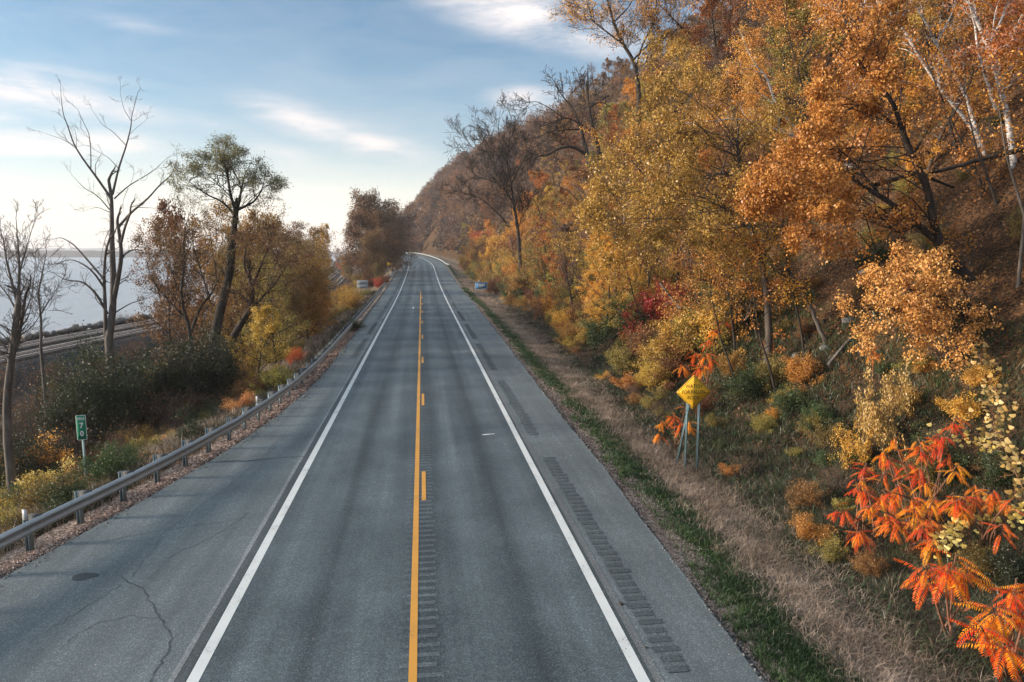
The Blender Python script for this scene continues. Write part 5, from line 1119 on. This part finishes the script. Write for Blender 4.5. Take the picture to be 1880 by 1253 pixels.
def sumac(name, seed, heads, label, mat=SM, up=1.5, L=.46, nl=9, group=None):
    """heads: px, py, forward distance; each head is a whorl of drooping feather leaves on a crooked stem"""
    g = np.random.default_rng(seed); hp = [at(*h[:3]) for h in heads]; c0 = np.mean(hp, 0); base = np.array([c0[0] + .3, c0[1] + .2, float(ground(c0[0] + .3, c0[1] + .2))]); root = empty(name, tuple(base)); p = Plant(seed)
    Vs = []; Rv = []
    for H in hp:
        b = base + g.normal(0, .15, 3) * np.array([1, 1, 0]); tt = np.linspace(0, 1, 8)[:, None]; mid = (b + H) / 2 + np.array([0, 0, .1]) + g.normal(0, .12, 3); C = (1 - tt) ** 2 * b + 2 * tt * (1 - tt) * mid + tt * tt * H; p.tubes.append((C, np.linspace(.025, .012, 8), 6))
        tone = g.uniform(0, 1); n_ = int(nl * g.uniform(.8, 1.25)); a0 = g.uniform(0, 6.28)
        for k in range(n_):
            a = (a0 + k * 2.4 + g.normal(0, .2)) if g.random() < .3 else g.normal(-2.1, .9); el = g.uniform(-.45, .6); d = np.array([math.cos(a) * math.cos(el), math.sin(a) * math.cos(el), math.sin(el)]); Lk = L * g.uniform(.7, 1.15); n = 15; q = H + (b - H) / np.linalg.norm(b - H) * g.uniform(0, .3) + np.array([0, 0, g.uniform(-.12, .05)]); P = [q]
            dd = d.copy()
            dr_ = g.uniform(.03, .13)
            for i in range(n): dd = dd + np.array([0, 0, -dr_]); dd /= np.linalg.norm(dd); q = q + dd * Lk / n; P.append(q)
            P = np.array(P); p.tubes.append((P, np.linspace(.005, .0025, n + 1), 3)); T = np.gradient(P, axis=0); T /= np.linalg.norm(T, axis=1)[:, None]; side = np.cross(T, np.array([0, 0, 1.0])); side /= np.linalg.norm(side, axis=1)[:, None] + 1e-9
            tn = np.clip(tone + g.normal(0, .22), 0, 1)
            for i in range(2, n + 1):
                ll = .17 * Lk * math.sin(math.pi * min(.95, (i + 1.5) / (n + 3))) ** .6
                for sg_ in (-1, 1):
                    ax = side[i] * sg_ * .85 + T[i] * .42 + np.array([0, 0, -.38]) + g.normal(0, .08, 3); ax /= np.linalg.norm(ax); w = np.cross(ax, np.cross(side[i], T[i])); w /= np.linalg.norm(w) + 1e-9; wd = ll * .115
                    b0 = P[i]; Vs.append([b0, b0 + ax * ll * .4 + w * wd, b0 + ax * ll + np.array([0, 0, -.1 * ll]), b0 + ax * ll * .4 - w * wd]); Rv.append(np.clip(tn + g.normal(0, .13) + (.12 if i > 8 else -.05), 0, 1))
    V = np.array(Vs).reshape(-1, 3) - base; n = len(Vs); p.wood('stems', STEM, root, origin=base); mk('leaves', V, np.arange(n * 4).reshape(n, 4), mat=mat, parent=root, rnd=Rv)
    return tag(root, label, 'sumac', group)
def hd(pts, ab, extra=0, sp=26):
    g = np.random.default_rng(int(pts[0][0] + pts[0][1])); pts = list(pts) + [(pts[g.integers(len(pts))][0] + g.normal(0, sp), pts[g.integers(len(pts))][1] + g.normal(0, sp * .8)) for _ in range(extra)]
    return [(x, y, float(hit(x, y, ab)[1]) + g.normal(0, .12)) for (x, y) in pts]
sumac('sumac_shrub', 1, hd([(1640, 800), (1665, 845), (1700, 880), (1640, 905), (1735, 795), (1760, 850)], 1.7, 9), 'top cluster of the largest sumac with orange and red feather leaves')
sumac('sumac_shrub', 2, hd([(1590, 850), (1570, 880), (1545, 935), (1600, 925), (1575, 975)], 1.35, 7, 20), 'red sumac hanging lowest on the left of the large group', L=.42)
sumac('sumac_shrub', 3, hd([(1620, 900), (1680, 930), (1690, 860), (1650, 955), (1720, 905)], 1.5, 14, 36), 'red and orange sumac in the centre of the large group')
sumac('sumac_shrub', 4, hd([(1790, 890), (1820, 905), (1770, 925)], 1.5, 5, 18), 'dull orange sumac at the right of the large group', SMO, L=.4)
sumac('sumac_shrub', 5, hd([(1755, 1015), (1700, 1040), (1775, 1035)], 1.7, 1, 14), 'sumac of long separate red and orange leaves below the large group', L=.62, nl=12)
sumac('sumac_shrub', 6, hd([(1820, 1110), (1860, 1085), (1885, 1100), (1800, 1150), (1900, 1060)], 1.6, 5), 'orange and red sumac in the lower right corner', L=.6, nl=11)
sumac('sumac_shrub', 7, hd([(1300, 620), (1320, 600), (1275, 645), (1305, 655), (1250, 670)], 2.2, 4, 18), 'bright orange sumac above the warning sign', SMO, L=.62)
sumac('sumac_shrub', 8, hd([(1235, 755), (1215, 770), (1250, 775), (1262, 742)], 1.3, 3, 14), 'orange sumac behind the posts of the warning sign', SMO, L=.5)
sumac('sumac_shrub', 9, hd([(1185, 602)], 2.2), 'single small orange sumac head among the bushes up the road', SMO, L=.7)
sumac('sumac_shrub', 10, hd([(1602, 640)], 1.6), 'small dark red sumac head above the yellow bush', L=.5, nl=7)
sumac('sumac_shrub', 11, hd([(1330, 590), (1262, 548)], 2.4), 'red sumac tips under the golden leaves above the sign', L=.6, nl=7)

# vine with large pale yellow leaves
def vine(seed, path, n, spread, size, label, mat=LM['cream']):
    g = np.random.default_rng(seed); P = np.array([hit(x, y, .8) for x, y in path]); ts = np.linspace(0, 1, 40); C = np.stack([np.interp(ts, np.linspace(0, 1, len(P)), P[:, k]) for k in range(3)], -1); base = C[-1].copy(); root = empty('vine', tuple(base)); p = Plant(seed); p.tubes.append((C + g.normal(0, .03, C.shape), np.full(40, .012), 5)); p.lp.append((C, 1.0))
    for k in range(16): p.limb(C[g.integers(3, 38)], g.normal(0, 1, 3), .5, .008, 0, 1, (3,), .6, .25)
    p.wood('stem', STEM, root, origin=base); i = g.choice(40, n); c = C[i] + g.normal(0, spread, (n, 3)); m = []; V = []
    for q in c:   # five-cornered drooping leaves
        s_ = size * g.uniform(.6, 1.3); nrm = np.array([g.normal(-.3, .5), g.normal(-.9, .4), g.normal(.6, .4)]); nrm /= np.linalg.norm(nrm); a = np.cross(nrm, [0, 0, 1.0]); a /= np.linalg.norm(a); b = np.cross(nrm, a); r_ = g.normal(0, .5); a, b = a * math.cos(r_) + b * math.sin(r_), -a * math.sin(r_) + b * math.cos(r_)
        V.append([q + nrm * s_ * .1, q - a * .5 * s_ - b * .25 * s_, q - a * .45 * s_ + b * .2 * s_, q + b * .55 * s_, q + a * .45 * s_ + b * .2 * s_, q + a * .5 * s_ - b * .25 * s_])
    V = np.array(V).reshape(-1, 3) - base; T = np.concatenate([np.array([(0, 1, 2), (0, 2, 3), (0, 3, 4), (0, 4, 5), (0, 5, 1)]) + 6 * k for k in range(n)]); mk('leaves', V, None, T, mat=mat, parent=root, rnd=np.repeat(g.random(n), 5))
    return tag(root, label, 'vine')
vine(1, [(1790, 640), (1830, 720), (1820, 770), (1850, 840), (1880, 900)], 230, .17, .13, 'vine with big pale yellow leaves hanging down the right edge of the bank')
vine(2, [(1720, 1010), (1760, 960), (1830, 940), (1880, 940)], 150, .16, .12, 'pale yellow vine leaves between the large sumac and the one below')
vine(3, [(1700, 800), (1790, 810), (1840, 830)], 70, .14, .11, 'few yellow vine leaves behind the top of the large sumac')

# ------------------------------------------------------------------ grass, weeds and litter
def blades(name, n, fs, fu, hfun, wid, mat, seed, label, cat, bend=.5, tuft=1, tsp=.05, lod=True):
    g = np.random.default_rng(seed); s = fs(g, n); u = fu(g, s); 
    if tuft > 1: s = np.repeat(s, tuft) + g.normal(0, tsp, n * tuft); u = np.repeat(u, tuft) + g.normal(0, tsp, n * tuft); n *= tuft
    keep = np.ones(n, bool) if name != 'grass' else (vnoise(s, u, .9, 6) + vnoise(s, u, .33, 7) > -.38) | (g.random(n) < .2); s = s[keep]; u = u[keep]; n = len(s)
    X, Y = P2(s, u); Z = hgt_su(s, u, X, Y); k = np.clip(s / 22.0, .8, 6) if lod else np.ones(n)
    h = hfun(g, s, u) * g.uniform(.5, 1.25, n); w = wid * k * g.uniform(.6, 1.3, n); a = g.uniform(0, 6.28, n); dx = np.cos(a); dy = np.sin(a); b = bend * h * g.uniform(.3, 1.5, n); az = g.uniform(0, 6.28, n); px = np.cos(az); py = np.sin(az)
    P0 = np.stack([X, Y, Z - .02], -1); wv = np.stack([px, py, np.zeros(n)], -1) * w[:, None] / 2; m = P0 + np.stack([dx * b * .35, dy * b * .35, h * .6], -1); t = P0 + np.stack([dx * b, dy * b, h * np.clip(1 - .25 * b / h, .4, 1)], -1)
    V = np.stack([P0 - wv, P0 + wv, m + wv * .8, m - wv * .8, t], 1).reshape(-1, 3); i = np.arange(n) * 5; Q = np.stack([i, i + 1, i + 2, i + 3], -1); T = np.stack([i + 3, i + 2, i + 4], -1); rv = np.clip(g.random(n) * .6 + (vnoise(X, Y, .8, seed) + .5) * .4, 0, 1)
    return tag(mk(name, V, Q, T, mat=mat, rnd=np.r_[rv, rv]), label, cat, kind='stuff')
GR = leaf_mat('green_grass', [(0, (.02, .04, .014)), (.5, (.055, .105, .034)), (.8, (.11, .15, .055)), (1, (.30, .25, .13))], trans=.25)
TG = leaf_mat('dry_grass', [(0, (.14, .11, .08)), (.4, (.36, .28, .20)), (.8, (.56, .45, .35)), (1, (.70, .60, .49))], trans=.25, var=.4, clump=.7)
DG = leaf_mat('weeds', [(0, (.03, .03, .018)), (.45, (.085, .075, .048)), (.8, (.19, .155, .10)), (1, (.36, .29, .20))], trans=.25, var=.4)
WG = leaf_mat('green_weeds', [(0, (.015, .03, .014)), (.5, (.035, .06, .025)), (1, (.10, .12, .04))], trans=.25)
near = lambda a, b, p: (lambda g, n: a + (b - a) * g.random(n) ** p)
def gu(lo, hi):   # uniform across a strip outside the right pavement edge
    return lambda g, s: redge(s) + g.uniform(lo, hi, len(s)) + vnoise(s, 0, .35, 2) * .5
blades('grass', 16000, near(6, 130, 2.4), lambda g, s: redge(s) + np.clip(1.35 + g.normal(0, .36, len(s)) * np.interp(s, [8, 30, 60], [1.5, 1.2, 1.3]), .45, 3) + vnoise(s, 0, .3, 2) * .5, lambda g, s, u: .16 + 0 * s, .014, GR, 1, 'strip of short green grass along the right shoulder', 'grass', tuft=11)
blades('dry_grass', 15000, near(6, 170, 2.2), lambda g, s: redge(s) + np.clip(2.6 + g.normal(0, .6, len(s)), 1.0, 6) + vnoise(s, 0, .3, 5) * .6, lambda g, s, u: np.interp(u - redge(s), [1, 3, 6], [.2, .36, .5]), .011, TG, 2, 'pale dry grass covering the verge beyond the green strip', 'dry grass', 1.15, tuft=9, tsp=.10)
blades('weeds', 17000, near(6, 90, 1.9), lambda g, s: redge(s) + 3.0 + 8 * g.random(len(s)), lambda g, s, u: .36 + 0 * s, .013, DG, 3, 'brown and dark weeds between the dry grass and the bank', 'weeds', 1.2, tuft=8, tsp=.12)
blades('weeds', 6500, near(7, 46, 1.5), lambda g, s: redge(s) + 3.3 + 9 * g.random(len(s)) ** 1.0 + vnoise(s, 4, .5, 2) * 2, lambda g, s, u: .34 + 0 * s, .028, WG, 4, 'green leafy weeds scattered through the right verge and bank', 'weeds', .9, tuft=7, tsp=.16)
gw = lambda lo, hi, p=1.0: (lambda g, s: -gl(s) - lo - (hi - lo) * g.random(len(s)) ** p)
blades('dry_grass', 9000, near(12, 170, 2.0), gw(.5, 8), lambda g, s, u: np.interp(-u - gl(s), [.5, 2, 6], [.25, .7, .9]), .014, TG, 5, 'tall dry grass on the bank behind the left guardrail', 'dry grass', .55, tuft=9, tsp=.10)
blades('weeds', 17000, near(13, 120, 1.7), gw(.7, 19), lambda g, s, u: .7 + 0 * s, .016, DG, 6, 'brown weeds and stalks on the bank behind the left guardrail', 'weeds', .6, tuft=8, tsp=.14)
blades('weeds', 2600, near(17, 40, 1.2), gw(.9, 6), lambda g, s, u: .4 + 0 * s, .035, WG, 7, 'green leafy weeds behind the left guardrail', 'weeds', .8, tuft=8, tsp=.15)

def litter(name, n, fs, fu, size, mat, seed, label, lift=.015, flat=.5):
    g = np.random.default_rng(seed); s = fs(g, n); u = fu(g, s); X, Y = P2(s, u); Z = hgt_su(s, u, X, Y) if fu.__name__ != 'onroad' else zr(s) + .003
    k = np.clip(s / 20.0, .8, 4); c = np.stack([X, Y, Z + lift], -1); sz = size * k * g.uniform(.5, 1.3, n); a = g.uniform(0, 6.28, n); t = np.stack([np.cos(a), np.sin(a), g.normal(0, flat, n)], -1); t /= np.linalg.norm(t, axis=1)[:, None]; up = np.stack([g.normal(0, flat, n), g.normal(0, flat, n), np.ones(n)], -1); b = np.cross(up, t); b /= np.linalg.norm(b, axis=1)[:, None]; szz = sz[:, None]
    if fu.__name__ == 'onroad': c[:, 2] += np.abs(t[:, 2]) * sz * .5
    V = np.stack([c - t * szz * .5, c + b * szz * .35, c + t * szz * .5, c - b * szz * .35], 1).reshape(-1, 3)
    return tag(mk(name, V, np.arange(n * 4).reshape(n, 4), mat=mat, rnd=g.random(n)), label, 'fallen leaves', kind='stuff')
LT = leaf_mat('fallen_leaves', [(0, (.05, .028, .016)), (.35, (.16, .08, .035)), (.65, (.34, .17, .07)), (.9, (.52, .30, .14)), (1, (.62, .45, .28))], trans=.15, var=.25)
LTP = leaf_mat('bleached_leaves', [(0, (.11, .075, .055)), (.35, (.34, .24, .18)), (.7, (.58, .44, .34)), (1, (.72, .6, .5))], trans=.15, var=.25)
litter('fallen_leaves', 42000, near(6, 90, 2.2), lambda g, s: redge(s) + .12 + np.abs(g.normal(.25, .38, len(s))), .06, LTP, 1, 'pale fallen leaves gathered along the right pavement edge')
litter('fallen_leaves', 26000, near(12, 70, 2.0), lambda g, s: -gl(s) + .62 - np.abs(g.normal(.35, .45, len(s))), .07, LTP, 2, 'pale fallen leaves gathered under the left guardrail')
litter('fallen_leaves', 150000, near(8, 75, 1.6), lambda g, s: redge(s) + 4 + 36 * g.random(len(s)) ** .9, .085, LT, 3, 'brown and orange fallen leaves covering the right bank', .03, .7)
litter('fallen_leaves', 20000, near(14, 60, 1.5), gw(.5, 14), .08, LT, 4, 'fallen leaves on the bank behind the left guardrail', .03, .7)
def onroad(g, s): return np.where(g.random(len(s)) < .62, redge(s) - np.abs(g.normal(0, 1.1, len(s))) - .05, g.uniform(-8, 4, len(s)))
litter('fallen_leaves', 520, near(8, 45, 1.6), onroad, .038, LTP, 5, 'few small dry leaves scattered on the asphalt', .002, .25)
def pebbles():
    g = np.random.default_rng(3); rv, rt2, rr3, nn = [], [], [], 0
    for i in range(1500):
        if g.random() < .55: s = 8 + 60 * g.random() ** 2; u = float(redge(s)) + abs(g.normal(.05, .15)) - .04
        else: s = 12 + 60 * g.random() ** 1.8; u = -float(gl(s)) + .72 - g.normal(.0, .16)
        X, Y = P2(s, u); v, f = rock_arr(g, g.uniform(.012, .035) * max(1, s / 20)); rv.append(v + np.array([float(X), float(Y), float(hgt_su(s, u, X, Y)) + .02 if abs(u) > (redge(s) if u > 0 else gl(s) - .72) else float(zr(s)) + .006])); rt2.append(f + nn); nn += 12; rr3 += [g.random()] * 20
    tag(mk('gravel', np.concatenate(rv), None, np.concatenate(rt2), mat=ROCK, rnd=rr3), 'loose gravel stones along both pavement edges', 'gravel', kind='stuff')
pebbles()
# rocks on the slope
g = np.random.default_rng(8)
for i, (px, py, r, lab) in enumerate([(1515, 640, .35, 'pale rock beside the grey snag on the bank'), (1460, 655, .3, 'small pale rock left of the grey snag'), (1497, 690, .22, 'small white stone below the pale fallen log'), (1600, 25, 1.4, 'grey rock outcrop high between the birches'), (1660, 90, .9, 'grey boulder just below the high rock outcrop'), (1560, 590, .3, 'half-buried stone beside the pale fallen log'), (1600, 500, .5, 'dark rock among the leaves above the bank')]):
    P = hit(px, py); v, f = rock_arr(g, r); o = mk('rock', v, None, f, mat=ROCK, rnd=np.full(20, .6)); o.location = tuple(P); o.data.update(); tag(o, lab, 'rock')
# clod of debris on the rumble strip and twigs
q = gp(1140, 1110); v, f = rock_arr(g, .05); o = mk('dirt_clod', v, None, f, mat=BARK); o.location = (q[0], q[1], .02); tag(o, 'small clod of dirt lying on the near right rumble strip', 'debris')
q = gp(1185, 1190); v, f = rock_arr(g, .03); o = mk('dirt_clod', v, None, f, mat=BARK); o.location = (q[0], q[1], .015); tag(o, 'tiny clod of dirt at the near end of the rumble strip', 'debris')

# labels: things that still share one are told apart by their order across the picture
ORD = ['first', 'second', 'third', 'fourth', 'fifth', 'sixth', 'seventh', 'eighth', 'ninth', 'tenth', 'eleventh', 'twelfth', 'thirteenth', 'fourteenth', 'fifteenth', 'sixteenth', 'seventeenth', 'eighteenth', 'nineteenth', 'twentieth']
by = {}
for o in COL.objects:
    if o.parent is None and o.get('label') and o.get('group'): by.setdefault(o['label'], []).append(o)
def pxx(o): v = np.array(o.location) - CAMP; return float((v @ _rt) / (v @ _fw))
for lb, os_ in by.items():
    if len(os_) < 2: continue
    os_.sort(key=pxx)
    for i, o in enumerate(os_):
        n = len(os_); w = ORD[i] if i < 20 else (ORD[n - 1 - i] if n - 1 - i < 20 else None)
        if w: o['label'] = lb + ', ' + ('leftmost' if i == 0 else ('rightmost' if i == n - 1 else w + ' from ' + ('left' if i < 20 else 'right')))
# ------------------------------------------------------------------ air
def haze(dens):
    m, t = new_mat('haze_air'); v = nd(t, 'ShaderNodeVolumePrincipled'); v.inputs['Color'].default_value = (.95, .96, 1, 1); v.inputs['Density'].default_value = dens; v.inputs['Anisotropy'].default_value = .2
    o_ = nd(t, 'ShaderNodeOutputMaterial'); t.links.new(v.outputs[0], o_.inputs['Volume'])
    V, Q = box_arr(-5200, -600, -12, 3400, 5200, 112); tag(mk('haze', V, Q, mat=m), kind='stuff')
haze(.00026)
